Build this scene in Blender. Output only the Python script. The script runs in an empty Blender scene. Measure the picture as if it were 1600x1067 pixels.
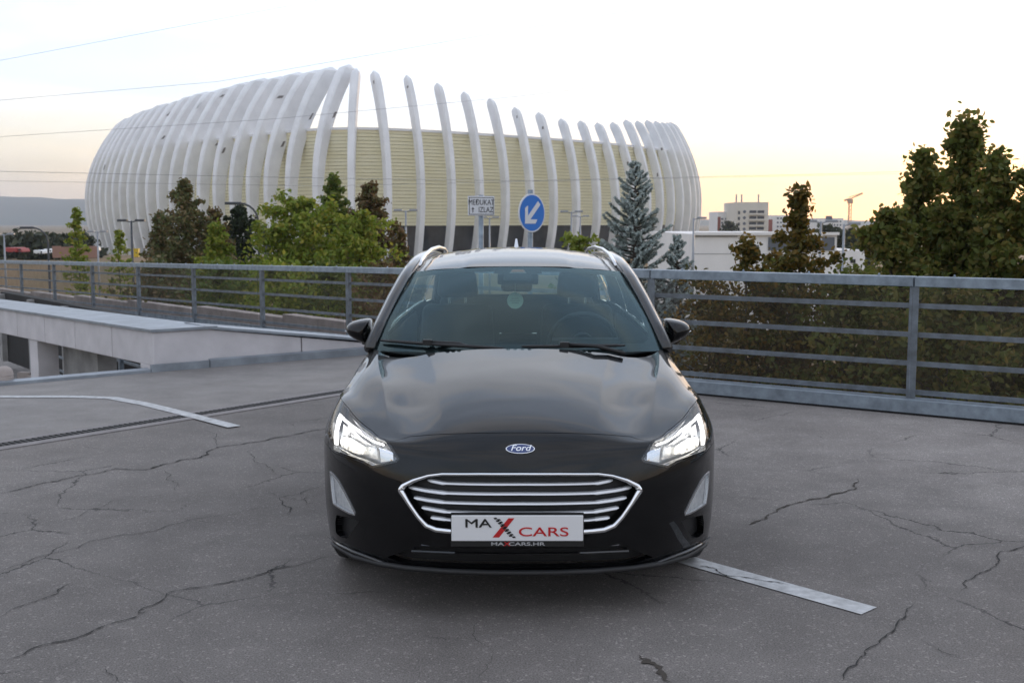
import bpy, math, random
import numpy as np
from mathutils import Vector, Matrix
from mathutils.geometry import delaunay_2d_cdt
R = math.radians
scene = bpy.context.scene
COL = scene.collection

# ------------------------------------------------------------------ camera, sky, sun, exposure
CAM_H = 1.60
FPX = 1750.0                       # focal length in pixels of a 1600 px wide frame
PITCH = math.atan(185.5 / FPX)
cam_d = bpy.data.cameras.new('camera')
cam_d.sensor_width = 22.3
cam_d.lens = 22.3 * FPX / 1600.0
cam_d.clip_start = 0.1
cam_d.clip_end = 20000
cam_d.dof.use_dof = True
cam_d.dof.focus_distance = 4.9
cam_d.dof.aperture_fstop = 5.0
cam = bpy.data.objects.new('camera', cam_d)
COL.objects.link(cam)
cam.location = (0, 0, CAM_H)
cam.rotation_euler = (math.pi / 2 - PITCH, 0, 0)
scene.camera = cam

SUN_EL, SUN_AZ = R(3.0), R(27.0)      # azimuth clockwise from +Y
world = bpy.data.worlds.new('World')
scene.world = world
world.use_nodes = True
wn, wl = world.node_tree.nodes, world.node_tree.links
wn.clear()
w_out = wn.new('ShaderNodeOutputWorld')
w_bg = wn.new('ShaderNodeBackground')
w_sky = wn.new('ShaderNodeTexSky')
w_sky.sky_type = 'NISHITA'
w_sky.sun_disc = False
w_sky.sun_elevation = SUN_EL
w_sky.sun_rotation = SUN_AZ
w_sky.air_density = 1.0
w_sky.dust_density = 1.0
w_sky.ozone_density = 1.2
w_sky.altitude = 100
# thin high cloud veil over the clear sky
w_tc = wn.new('ShaderNodeTexCoord')
w_map = wn.new('ShaderNodeMapping')
w_map.inputs['Scale'].default_value = (1.2, 1.2, 4.0)
w_noise = wn.new('ShaderNodeTexNoise')
w_noise.inputs['Scale'].default_value = 1.7
w_noise.inputs['Detail'].default_value = 7
w_noise.inputs['Roughness'].default_value = 0.55
w_noise.inputs['Distortion'].default_value = 0.6
w_ramp = wn.new('ShaderNodeMapRange')
w_ramp.inputs['From Min'].default_value = 0.34
w_ramp.inputs['From Max'].default_value = 0.72
w_ramp.inputs['To Min'].default_value = 0.60
w_ramp.inputs['To Max'].default_value = 0.95
w_mix = wn.new('ShaderNodeMix')
w_mix.data_type = 'RGBA'
# the veil is bright towards the low sun, dim and bluish on the far side of the sky, peach near the horizon
w_dot = wn.new('ShaderNodeVectorMath'); w_dot.operation = 'DOT_PRODUCT'
w_dot.inputs[1].default_value = (math.sin(SUN_AZ), math.cos(SUN_AZ), -0.30)
w_dr = wn.new('ShaderNodeMapRange'); w_dr.interpolation_type = 'SMOOTHSTEP'
for k_, v_ in zip(('From Min', 'From Max'), (0.05, 1.02)): w_dr.inputs[k_].default_value = v_
w_side = wn.new('ShaderNodeMix'); w_side.data_type = 'RGBA'
w_side.inputs['A'].default_value = (4.2, 4.25, 4.6, 1)
w_side.inputs['B'].default_value = (6.0, 6.25, 6.8, 1)
w_hr = wn.new('ShaderNodeMapRange'); w_hr.interpolation_type = 'SMOOTHSTEP'
for k_, v_ in zip(('From Min', 'From Max', 'To Min', 'To Max'), (0.0, 0.16, 1.0, 0.0)): w_hr.inputs[k_].default_value = v_
w_hmul = wn.new('ShaderNodeMix'); w_hmul.data_type = 'RGBA'; w_hmul.blend_type = 'MULTIPLY'
w_hmul.inputs['B'].default_value = (1.08, 0.89, 0.70, 1)
wl.new(w_tc.outputs['Generated'], w_dot.inputs[0])
wl.new(w_dot.outputs['Value'], w_dr.inputs['Value'])
wl.new(w_dr.outputs['Result'], w_side.inputs['Factor'])
w_n2 = wn.new('ShaderNodeTexNoise'); w_n2.inputs['Scale'].default_value = 1.8; w_n2.inputs['Detail'].default_value = 5; w_n2.inputs['Distortion'].default_value = 0.9
w_m2 = wn.new('ShaderNodeMapping'); w_m2.inputs['Scale'].default_value = (1.0, 1.0, 5.0); w_m2.inputs['Location'].default_value = (3.1, 1.7, 0.4)
w_r2 = wn.new('ShaderNodeMapRange'); w_r2.inputs['From Min'].default_value = 0.42; w_r2.inputs['From Max'].default_value = 0.60
w_gap = wn.new('ShaderNodeMix'); w_gap.data_type = 'RGBA'; w_gap.blend_type = 'MULTIPLY'; w_gap.inputs['B'].default_value = (0.74, 0.84, 0.97, 1)
w_inv = wn.new('ShaderNodeMath'); w_inv.operation = 'SUBTRACT'; w_inv.inputs[0].default_value = 1.0
wl.new(w_tc.outputs['Generated'], w_m2.inputs['Vector']); wl.new(w_m2.outputs['Vector'], w_n2.inputs['Vector'])
wl.new(w_n2.outputs['Fac'], w_r2.inputs['Value']); wl.new(w_r2.outputs['Result'], w_inv.inputs[1])
wl.new(w_inv.outputs[0], w_gap.inputs['Factor']); wl.new(w_side.outputs['Result'], w_gap.inputs['A'])
wl.new(w_gap.outputs['Result'], w_hmul.inputs['A'])
wl.new(w_hmul.outputs['Result'], w_mix.inputs['B'])
wl.new(w_tc.outputs['Generated'], w_map.inputs['Vector'])
wl.new(w_map.outputs['Vector'], w_noise.inputs['Vector'])
wl.new(w_noise.outputs['Fac'], w_ramp.inputs['Value'])
w_sep = wn.new('ShaderNodeSeparateXYZ')
w_el = wn.new('ShaderNodeMapRange'); w_el.interpolation_type = 'SMOOTHSTEP'
for k_, v_ in zip(('From Min', 'From Max', 'To Min', 'To Max'), (-0.02, 0.22, 0.80, 1.0)): w_el.inputs[k_].default_value = v_
w_mul = wn.new('ShaderNodeMath'); w_mul.operation = 'MULTIPLY'
wl.new(w_tc.outputs['Generated'], w_sep.inputs['Vector'])
wl.new(w_sep.outputs['Z'], w_el.inputs['Value']); wl.new(w_sep.outputs['Z'], w_hr.inputs['Value']); wl.new(w_hr.outputs['Result'], w_hmul.inputs['Factor'])
wl.new(w_ramp.outputs['Result'], w_mul.inputs[0]); wl.new(w_el.outputs['Result'], w_mul.inputs[1])
wl.new(w_mul.outputs[0], w_mix.inputs['Factor'])
wl.new(w_sky.outputs['Color'], w_mix.inputs['A'])
wl.new(w_mix.outputs['Result'], w_bg.inputs['Color'])
w_bg.inputs['Strength'].default_value = 0.12
wl.new(w_bg.outputs['Background'], w_out.inputs['Surface'])

sun_d = bpy.data.lights.new('sun', 'SUN')
sun_d.energy = 0.7
sun_d.angle = R(3)
sun_d.color = (1.0, 0.72, 0.45)
sun = bpy.data.objects.new('sun', sun_d)
COL.objects.link(sun)
sdir = Vector((math.sin(SUN_AZ) * math.cos(SUN_EL), math.cos(SUN_AZ) * math.cos(SUN_EL), math.sin(SUN_EL)))
sun.rotation_euler = sdir.to_track_quat('Z', 'Y').to_euler()
sun.location = (30, 60, 20)

scene.render.engine = 'CYCLES'
scene.view_settings.view_transform = 'Standard'
scene.view_settings.look = 'None'
scene.view_settings.exposure = 1.3
scene.view_settings.gamma = 1.0

# ------------------------------------------------------------------ helpers
def at(u, v, Y):
    """world point at distance Y in front of the standing point for a place seen at (u, v) of the 1600 px frame"""
    a, b = (u - 800) / FPX, (533.5 - v) / FPX
    dy = math.cos(PITCH) + b * math.sin(PITCH)
    dz = -math.sin(PITCH) + b * math.cos(PITCH)
    k = Y / dy
    return Vector((a * k, Y, CAM_H + dz * k))

def ground(u, v, z=0.0):
    a, b = (u - 800) / FPX, (533.5 - v) / FPX
    dy = math.cos(PITCH) + b * math.sin(PITCH)
    dz = -math.sin(PITCH) + b * math.cos(PITCH)
    k = (z - CAM_H) / dz
    return Vector((a * k, dy * k, z))

def tag(o, label=None, cat=None, group=None, kind=None):
    if label: o['label'] = label
    if cat: o['category'] = cat
    if group: o['group'] = group
    if kind: o['kind'] = kind
    return o

def empty(name, loc=(0, 0, 0), rz=0, label=None, cat=None, group=None):
    o = bpy.data.objects.new(name, None)
    o.empty_display_size = 0.2
    COL.objects.link(o)
    o.location = loc
    o.rotation_euler = (0, 0, rz)
    return tag(o, label, cat, group)

def mesh_obj(name, verts, faces, mat, parent=None, smooth=False, mats=None, fmat=None):
    me = bpy.data.meshes.new(name)
    me.from_pydata([tuple(map(float, v)) for v in verts], [], faces)
    for m in (mats or [mat]):
        me.materials.append(m)
    if fmat is not None:
        me.polygons.foreach_set('material_index', fmat)
    if smooth:
        me.polygons.foreach_set('use_smooth', [True] * len(me.polygons))
    me.update()
    o = bpy.data.objects.new(name, me)
    COL.objects.link(o)
    if parent is not None:
        o.parent = parent
    return o

def link_copy(o, parent=None):
    c = o.copy()
    COL.objects.link(c)
    if parent is not None:
        c.parent = parent
    return c

class MB:
    def __init__(self):
        self.v, self.f = [], []
    def add(self, vs, fs):
        n = len(self.v)
        self.v += [tuple(map(float, p)) for p in vs]
        self.f += [tuple(i + n for i in q) for q in fs]
        return self
    def hexa(self, p):
        """8 corners: 4 bottom ccw then 4 top ccw"""
        return self.add(p, [(3, 2, 1, 0), (4, 5, 6, 7), (0, 1, 5, 4), (1, 2, 6, 5), (2, 3, 7, 6), (3, 0, 4, 7)])
    def box(self, x0, x1, y0, y1, z0, z1):
        return self.hexa([(x0, y0, z0), (x1, y0, z0), (x1, y1, z0), (x0, y1, z0),
                          (x0, y0, z1), (x1, y0, z1), (x1, y1, z1), (x0, y1, z1)])
    def beam(self, a, b, w, h, up=(0, 0, 1)):
        """rectangular bar from a to b, w across, h along up"""
        a, b, up = Vector(a), Vector(b), Vector(up)
        d = (b - a).normalized()
        s = d.cross(up).normalized() * (w / 2)
        t = s.cross(d).normalized() * (h / 2)
        return self.hexa([a - s - t, a + s - t, b + s - t, b - s - t, a - s + t, a + s + t, b + s + t, b - s + t])
    def tube(self, pts, rad, n=8, cap=True, flat=1.0, upv=(0, 0, 1)):
        pts = [Vector(p) for p in pts]
        if not hasattr(rad, '__len__'):
            rad = [rad] * len(pts)
        base = len(self.v)
        for i, p in enumerate(pts):
            d = (pts[min(i + 1, len(pts) - 1)] - pts[max(i - 1, 0)]).normalized()
            up = Vector(upv)
            if abs(d.dot(up)) > 0.98:
                up = Vector((0, 1, 0))
            s = d.cross(up).normalized()
            t = s.cross(d).normalized()
            for k in range(n):
                a = 2 * math.pi * k / n
                self.v.append(tuple(p + s * (math.cos(a) * rad[i]) + t * (math.sin(a) * rad[i] * flat)))
        for i in range(len(pts) - 1):
            for k in range(n):
                a, b = base + i * n + k, base + i * n + (k + 1) % n
                self.f.append((a, b, b + n, a + n))
        if cap:
            self.f.append(tuple(base + k for k in reversed(range(n))))
            e = base + (len(pts) - 1) * n
            self.f.append(tuple(e + k for k in range(n)))
        return self
    def lathe(self, prof, n=24, axis='z', c=(0, 0, 0)):
        base = len(self.v)
        for (r, h) in prof:
            for k in range(n):
                a = 2 * math.pi * k / n
                p = (r * math.cos(a), r * math.sin(a), h)
                if axis == 'x': p = (h, r * math.cos(a), r * math.sin(a))
                if axis == 'y': p = (r * math.sin(a), h, r * math.cos(a))
                self.v.append((p[0] + c[0], p[1] + c[1], p[2] + c[2]))
        for i in range(len(prof) - 1):
            for k in range(n):
                a, b = base + i * n + k, base + i * n + (k + 1) % n
                self.f.append((a, b, b + n, a + n))
        return self
    def grid(self, fn, nu, nv):
        base = len(self.v)
        for j in range(nv + 1):
            for i in range(nu + 1):
                self.v.append(tuple(fn(i / nu, j / nv)))
        for j in range(nv):
            for i in range(nu):
                a = base + j * (nu + 1) + i
                self.f.append((a, a + 1, a + nu + 2, a + nu + 1))
        return self
    def prism(self, poly, off):
        """polygon (3-D points) extruded by vector off"""
        n = len(poly)
        off = Vector(off)
        vs = [Vector(p) for p in poly] + [Vector(p) + off for p in poly]
        fs = [tuple(reversed(range(n))), tuple(range(n, 2 * n))]
        fs += [(i, (i + 1) % n, n + (i + 1) % n, n + i) for i in range(n)]
        return self.add(vs, fs)
    def build(self, name, mat, parent=None, smooth=False):
        return mesh_obj(name, self.v, self.f, mat, parent, smooth)

def solid_smooth(o, angle=40):
    """smooth shading with edges sharper than the angle kept hard"""
    me = o.data
    me.polygons.foreach_set('use_smooth', [True] * len(me.polygons))
    import bmesh
    bm = bmesh.new(); bm.from_mesh(me)
    for e in bm.edges:
        if len(e.link_faces) == 2 and e.calc_face_angle(0) > R(angle):
            e.smooth = False
    bm.to_mesh(me); bm.free()
    return o

def bevel(o, w, seg=2):
    m = o.modifiers.new('bevel', 'BEVEL')
    m.width, m.segments, m.limit_method, m.angle_limit = w, seg, 'ANGLE', R(35)
    return o

def text_obj(name, s, size, mat, parent=None, sx=1.0, shear=0.0, extrude=0.001, align='CENTER', bold=0.0):
    cu = bpy.data.curves.new(name + '_curve', 'FONT')
    cu.body = s
    cu.size = size
    cu.align_x, cu.align_y = align, 'CENTER'
    cu.shear = shear
    cu.extrude = extrude
    cu.offset = bold
    tmp = bpy.data.objects.new(name + '_tmp', cu)
    COL.objects.link(tmp)
    dg = bpy.context.evaluated_depsgraph_get()
    me = bpy.data.meshes.new_from_object(tmp.evaluated_get(dg))
    bpy.data.objects.remove(tmp)
    for v in me.vertices:
        v.co.x *= sx
    me.materials.clear(); me.materials.append(mat)
    o = bpy.data.objects.new(name, me)
    COL.objects.link(o)
    if parent is not None: o.parent = parent
    return o

# ------------------------------------------------------------------ materials
def mat(name, col, rough=0.5, metal=0.0, var=0.0, scale=4.0, bump=0.0, bscale=60.0, col2=None, coat=0.0,
        spec=None, detail=6):
    m = bpy.data.materials.new(name)
    m.use_nodes = True
    N, L = m.node_tree.nodes, m.node_tree.links
    b = N['Principled BSDF']
    b.inputs['Base Color'].default_value = (*col, 1)
    b.inputs['Roughness'].default_value = rough
    b.inputs['Metallic'].default_value = metal
    if coat: 
        b.inputs['Coat Weight'].default_value = coat
        b.inputs['Coat Roughness'].default_value = 0.03
    if spec is not None: b.inputs['Specular IOR Level'].default_value = spec
    tc = N.new('ShaderNodeTexCoord')
    if var or col2:
        n = N.new('ShaderNodeTexNoise')
        n.inputs['Scale'].default_value = scale
        n.inputs['Detail'].default_value = detail
        n.inputs['Roughness'].default_value = 0.6
        L.new(tc.outputs['Object'], n.inputs['Vector'])
        r = N.new('ShaderNodeMapRange')
        r.inputs['From Min'].default_value = 0.3
        r.inputs['From Max'].default_value = 0.7
        L.new(n.outputs['Fac'], r.inputs['Value'])
        x = N.new('ShaderNodeMix'); x.data_type = 'RGBA'
        c2 = col2 if col2 else tuple(c * (1 - var) for c in col)
        c1 = col if col2 else tuple(min(1, c * (1 + var * 0.6)) for c in col)
        x.inputs['A'].default_value = (*c2, 1)
        x.inputs['B'].default_value = (*c1, 1)
        L.new(r.outputs['Result'], x.inputs['Factor'])
        L.new(x.outputs['Result'], b.inputs['Base Color'])
    if bump:
        n2 = N.new('ShaderNodeTexNoise')
        n2.inputs['Scale'].default_value = bscale
        n2.inputs['Detail'].default_value = 4
        L.new(tc.outputs['Object'], n2.inputs['Vector'])
        bp = N.new('ShaderNodeBump')
        bp.inputs['Strength'].default_value = bump
        bp.inputs['Distance'].default_value = 0.01
        L.new(n2.outputs['Fac'], bp.inputs['Height'])
        L.new(bp.outputs['Normal'], b.inputs['Normal'])
    return m

def emit_mat(name, col, strength):
    m = bpy.data.materials.new(name); m.use_nodes = True
    b = m.node_tree.nodes['Principled BSDF']
    b.inputs['Base Color'].default_value = (0.8, 0.8, 0.8, 1)
    b.inputs['Emission Color'].default_value = (*col, 1)
    b.inputs['Emission Strength'].default_value = strength
    return m

def glass_mat(name, tint, refl=1.0, rough=0.0, ior=1.5):
    m = bpy.data.materials.new(name); m.use_nodes = True
    N, L = m.node_tree.nodes, m.node_tree.links
    N.clear()
    o = N.new('ShaderNodeOutputMaterial')
    t = N.new('ShaderNodeBsdfTransparent'); t.inputs['Color'].default_value = (*tint, 1)
    g = N.new('ShaderNodeBsdfGlossy'); g.inputs['Roughness'].default_value = rough
    g.inputs['Color'].default_value = (*refl, 1) if hasattr(refl, '__len__') else (refl, refl, refl, 1)
    fr = N.new('ShaderNodeFresnel'); fr.inputs['IOR'].default_value = ior
    mx = N.new('ShaderNodeMixShader')
    L.new(fr.outputs['Fac'], mx.inputs['Fac'])
    L.new(t.outputs['BSDF'], mx.inputs[1]); L.new(g.outputs['BSDF'], mx.inputs[2])
    L.new(mx.outputs['Shader'], o.inputs['Surface'])
    return m

def leaf_mat(name, cols, trans=0.35, rough=0.55):
    """leaf colours vary from leaf to leaf"""
    m = bpy.data.materials.new(name); m.use_nodes = True
    N, L = m.node_tree.nodes, m.node_tree.links
    b = N['Principled BSDF']
    out = N['Material Output']
    g = N.new('ShaderNodeNewGeometry')
    cr = N.new('ShaderNodeValToRGB')
    e = cr.color_ramp.elements
    while len(e) < len(cols): e.new(0.5)
    for i, c in enumerate(cols):
        e[i].position = i / max(1, len(cols) - 1)
        e[i].color = (*c, 1)
    L.new(g.outputs['Random Per Island'], cr.inputs['Fac'])
    L.new(cr.outputs['Color'], b.inputs['Base Color'])
    b.inputs['Roughness'].default_value = rough
    b.inputs['Specular IOR Level'].default_value = 0.3
    tr = N.new('ShaderNodeBsdfTranslucent')
    L.new(cr.outputs['Color'], tr.inputs['Color'])
    mx = N.new('ShaderNodeMixShader'); mx.inputs['Fac'].default_value = trans
    L.new(b.outputs['BSDF'], mx.inputs[1]); L.new(tr.outputs['BSDF'], mx.inputs[2])
    L.new(mx.outputs['Shader'], out.inputs['Surface'])
    return m

def asphalt_mat(name, base, light, speck=0.5, cracks=False):
    m = bpy.data.materials.new(name); m.use_nodes = True
    N, L = m.node_tree.nodes, m.node_tree.links
    b = N['Principled BSDF']
    tc = N.new('ShaderNodeTexCoord')
    def noise(sc, det=5, ro=0.6):
        n = N.new('ShaderNodeTexNoise')
        n.inputs['Scale'].default_value = sc; n.inputs['Detail'].default_value = det
        n.inputs['Roughness'].default_value = ro
        L.new(tc.outputs['Object'], n.inputs['Vector']); return n
    def rng(src, a, bb, c, d):
        r = N.new('ShaderNodeMapRange')
        for k, v in zip(('From Min', 'From Max', 'To Min', 'To Max'), (a, bb, c, d)): r.inputs[k].default_value = v
        L.new(src, r.inputs['Value']); return r.outputs['Result']
    def mul(a, bb):
        x = N.new('ShaderNodeMath'); x.operation = 'MULTIPLY'
        L.new(a, x.inputs[0]); L.new(bb, x.inputs[1]); return x.outputs[0]
    big = noise(0.35, 6, 0.62)
    mid = noise(2.6, 6, 0.65)
    fine = noise(150, 2, 0.5)
    vor = N.new('ShaderNodeTexVoronoi'); vor.inputs['Scale'].default_value = 95
    L.new(tc.outputs['Object'], vor.inputs['Vector'])
    x = N.new('ShaderNodeMix'); x.data_type = 'RGBA'
    x.inputs['A'].default_value = (*base, 1); x.inputs['B'].default_value = (*light, 1)
    L.new(rng(big.outputs['Fac'], 0.35, 0.65, 0, 1), x.inputs['Factor'])
    s1 = rng(fine.outputs['Fac'], 0.3, 0.7, 1 - speck, 1 + speck)
    s2 = rng(mid.outputs['Fac'], 0.3, 0.7, 0.82, 1.12)
    # single bright stones in the aggregate
    sep = N.new('ShaderNodeSeparateColor'); L.new(vor.outputs['Color'], sep.inputs['Color'])
    s3 = rng(sep.outputs[0], 0.88, 1.0, 1.0, 1.0 + 1.5 * speck)
    tot = mul(mul(s1, s2), s3)
    if cracks:
        # hairline crazing, only in some areas
        wob = N.new('ShaderNodeMix'); wob.data_type = 'RGBA'; wob.inputs['Factor'].default_value = 0.16
        wn3 = noise(3.5, 6, 0.7)
        L.new(tc.outputs['Object'], wob.inputs['A']); L.new(wn3.outputs['Color'], wob.inputs['B'])
        ve = N.new('ShaderNodeTexVoronoi'); ve.feature = 'DISTANCE_TO_EDGE'; ve.inputs['Scale'].default_value = 1.15
        L.new(wob.outputs['Result'], ve.inputs['Vector'])
        ln_ = rng(ve.outputs['Distance'], 0.002, 0.007, 0.25, 1.0)
        msk = rng(noise(0.55, 3, 0.6).outputs['Fac'], 0.50, 0.60, 1.0, 0.0)
        mxx = N.new('ShaderNodeMath'); mxx.operation = 'MAXIMUM'
        L.new(ln_, mxx.inputs[0]); L.new(msk, mxx.inputs[1])
        tot = mul(tot, mxx.outputs[0])
    if cracks:
        # pale worn area by the right fence
        vd = N.new('ShaderNodeVectorMath'); vd.operation = 'DISTANCE'; vd.inputs[1].default_value = (2.6, 8.3, 0)
        L.new(tc.outputs['Object'], vd.inputs[0])
        ad = N.new('ShaderNodeMath'); ad.operation = 'MULTIPLY_ADD'; ad.inputs[1].default_value = 4.0
        L.new(noise(1.1, 6, 0.65).outputs['Fac'], ad.inputs[0]); L.new(vd.outputs['Value'], ad.inputs[2])
        tot = mul(tot, rng(ad.outputs[0], 2.6, 5.0, 1.6, 1.0))
    vm = N.new('ShaderNodeVectorMath'); vm.operation = 'SCALE'
    L.new(x.outputs['Result'], vm.inputs[0]); L.new(tot, vm.inputs['Scale'])
    L.new(vm.outputs['Vector'], b.inputs['Base Color'])
    b.inputs['Roughness'].default_value = 0.8
    b.inputs['Specular IOR Level'].default_value = 0.35
    bp = N.new('ShaderNodeBump'); bp.inputs['Strength'].default_value = 0.55; bp.inputs['Distance'].default_value = 0.006
    L.new(fine.outputs['Fac'], bp.inputs['Height'])
    L.new(bp.outputs['Normal'], b.inputs['Normal'])
    return m

M = {}
M['asphalt'] = asphalt_mat('asphalt', (0.125, 0.111, 0.102), (0.205, 0.185, 0.171), 0.42, cracks=True)
M['concrete_deck'] = asphalt_mat('concrete_deck', (0.195, 0.180, 0.170), (0.255, 0.236, 0.222), 0.14)
M['paint'] = mat('road_paint', (0.50, 0.50, 0.50), 0.7, var=0.35, scale=14, bump=0.3, bscale=150)
M['crack'] = mat('crack_dark', (0.028, 0.026, 0.024), 0.95)  # even near-black colour of the cracks
M['crack_brown'] = mat('crack_dirt', (0.055, 0.045, 0.036), 0.95)
M['galv'] = mat('galvanised_steel', (0.27, 0.32, 0.37), 0.5, 0.3, var=0.35, scale=9, bump=0.1, bscale=40)
M['flashing'] = mat('sheet_metal_flashing', (0.30, 0.33, 0.365), 0.5, 0.25, var=0.3, scale=3)
M['white_wall'] = mat('painted_concrete', (0.62, 0.59, 0.60), 0.8, var=0.16, scale=2.2, bump=0.15, bscale=25)
M['dirty_wall'] = mat('grimy_concrete', (0.30, 0.29, 0.28), 0.9, var=0.4, scale=2.0)
M['pink_wall'] = mat('pale_concrete_blocks', (0.42, 0.36, 0.33), 0.9, var=0.3, scale=1.5)
M['dark'] = mat('dark_void', (0.02, 0.02, 0.022), 0.9)
M['grate'] = mat('cast_iron_grate', (0.035, 0.033, 0.032), 0.7, 0.2)
M['kerb_concrete'] = mat('channel_concrete', (0.24, 0.22, 0.215), 0.9, var=0.2, scale=6, bump=0.2, bscale=90)
# ------------------------------------------------------------------ ground, deck, ramp
GZ = -7.0
terrain_m = mat('far_land', (0.12, 0.10, 0.045), 0.95, scale=0.06, col2=(0.23, 0.135, 0.06))
MB().add([(-4900, -290, GZ), (4900, -290, GZ), (4900, 4500, GZ), (-4900, 4500, GZ)], [(0, 1, 2, 3)]).build('ground', terrain_m)
tag(bpy.data.objects['ground'], kind='structure')

# deck outline: the drop at the left, the ramp wall, the fence on the right
RF0 = Vector((1.357, 10.79, 0)); RFS = Vector((2.033, -1.39, 0))          # right fence: a post and the step between posts
LF0 = Vector((-2.49, 17.1, 0)); LFS = Vector((-1.83, 2.28, 0))            # left fence
edgeR = [RF0 + RFS * t for t in (5.0, -1.0)]
deck = [(-16, -6), (edgeR[0].x + 3, -6), (edgeR[0].x, edgeR[0].y), (edgeR[1].x, edgeR[1].y), (-1.0, 14.2), (-3.86, 12.45),
        (-3.86, 11.95), (-5.0, 11.0), (-9.5, 7.3), (-16, 2.5)]
mb = MB(); mb.prism([(x, y, -0.45) for x, y in deck], (0, 0, 0.45))
tag(mb.build('deck', M['asphalt']), kind='structure')
# concrete field behind the drain
d0, d1 = ground(-60, 706), ground(520, 615)
dd = (d1 - d0).normalized(); dn = Vector((-dd.y, dd.x, 0))
far = d0 + dd * 7.2
near = d0 - dd * 3.6
cpoly = [near + dn * 0.16, far + dn * 0.16, (-1.0, 14.1, 0), (-3.84, 12.4, 0), (-3.86, 11.93, 0), (-5.0, 10.97, 0), (-9.4, 7.3, 0)]
cpoly = [Vector((p[0], p[1], 0.0)) for p in cpoly]
tag(MB().prism(cpoly, (0, 0, 0.005)).build('concrete_field', M['concrete_deck']), kind='structure')
# drainage channel: concrete border and iron grate with slots
dr = empty('drainage_channel', d0, 0, 'long slotted iron drain channel set in concrete border across the deck', 'drain')
def P(a, b, z):
    return tuple(dd * a + dn * b + Vector((0, 0, z)))
mb = MB()
for b0, b1 in ((-0.16, -0.055), (0.075, 0.16)):
    mb.hexa([P(-3.5, b0, -0.01), P(7.1, b0, -0.01), P(7.1, b1, -0.01), P(-3.5, b1, -0.01),
             P(-3.5, b0, 0.007), P(7.1, b0, 0.007), P(7.1, b1, 0.007), P(-3.5, b1, 0.007)])
mb.build('border', M['kerb_concrete'], dr)
MB().hexa([P(-3.5, -0.055, -0.01), P(7.1, -0.055, -0.01), P(7.1, 0.075, -0.01), P(-3.5, 0.075, -0.01),
           P(-3.5, -0.055, 0.002), P(7.1, -0.055, 0.002), P(7.1, 0.075, 0.002), P(-3.5, 0.075, 0.002)]).build('trough', M['dark'], dr)
mb = MB()
a = -3.5
while a < 7.1:
    mb.hexa([P(a, -0.05, 0.0), P(a + 0.022, -0.05, 0.0), P(a + 0.022, 0.07, 0.0), P(a, 0.07, 0.0),
             P(a, -0.05, 0.009), P(a + 0.022, -0.05, 0.009), P(a + 0.022, 0.07, 0.009), P(a, 0.07, 0.009)])
    a += 0.045
g = mb.build('grate', M['grate'], dr); g['kind'] = 'stuff'

# painted lines
def ribbon(name, pts, w, m, z, jit=0.0, seed=1, parent=None):
    rnd = random.Random(seed)
    pts = [Vector((p[0], p[1], 0)) for p in pts]
    if jit:
        for lev in range(3):
            fine_ = []
            for a_, b_ in zip(pts[:-1], pts[1:]):
                d_ = b_ - a_
                n_ = Vector((-d_.y, d_.x, 0))
                fine_ += [a_, a_.lerp(b_, rnd.uniform(.4, .6)) + n_ * rnd.uniform(-.13, .13)]
            pts = fine_ + [pts[-1]]
    dense = []
    for i in range(len(pts) - 1):
        n = max(1, int((pts[i + 1] - pts[i]).length / 0.02)) if jit else max(1, int((pts[i + 1] - pts[i]).length / 0.2))
        dense += [pts[i].lerp(pts[i + 1], k / n) for k in range(n)]
    dense.append(pts[-1])
    vs, fs = [], []
    off = 0
    for i, p in enumerate(dense):
        d = (dense[min(i + 1, len(dense) - 1)] - dense[max(i - 1, 0)]).normalized()
        nrm = Vector((-d.y, d.x, 0))
        off = 0.75 * off + rnd.uniform(-jit, jit)
        fade = min(1, i / 6 + 0.15, (len(dense) - 1 - i) / 6 + 0.15) if jit else 1
        ww = w * (0.45 * (1 + rnd.uniform(-0.75, 0.9)) if jit else 1) * fade
        c = p + nrm * off
        vs += [(c.x - nrm.x * ww / 2, c.y - nrm.y * ww / 2, z), (c.x + nrm.x * ww / 2, c.y + nrm.y * ww / 2, z)]
    for i in range(len(dense) - 1):
        fs.append((2 * i, 2 * i + 2, 2 * i + 3, 2 * i + 1))
    return mesh_obj(name, vs, fs, m, parent)
deck_o = bpy.data.objects['deck']
ln = [ground(u, v) for u, v in ((-160, 619), (0, 621), (120, 621), (175, 623), (225, 632), (290, 648), (366, 668))]
ribbon('painted_line', ln, 0.115, M['paint'], 0.0095, parent=deck_o)
ln = [ground(u, v) for u, v in ((1020, 858), (1092, 881), (1200, 911), (1358, 955))]
ribbon('painted_line', ln, 0.125, M['paint'], 0.004, parent=deck_o)
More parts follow.
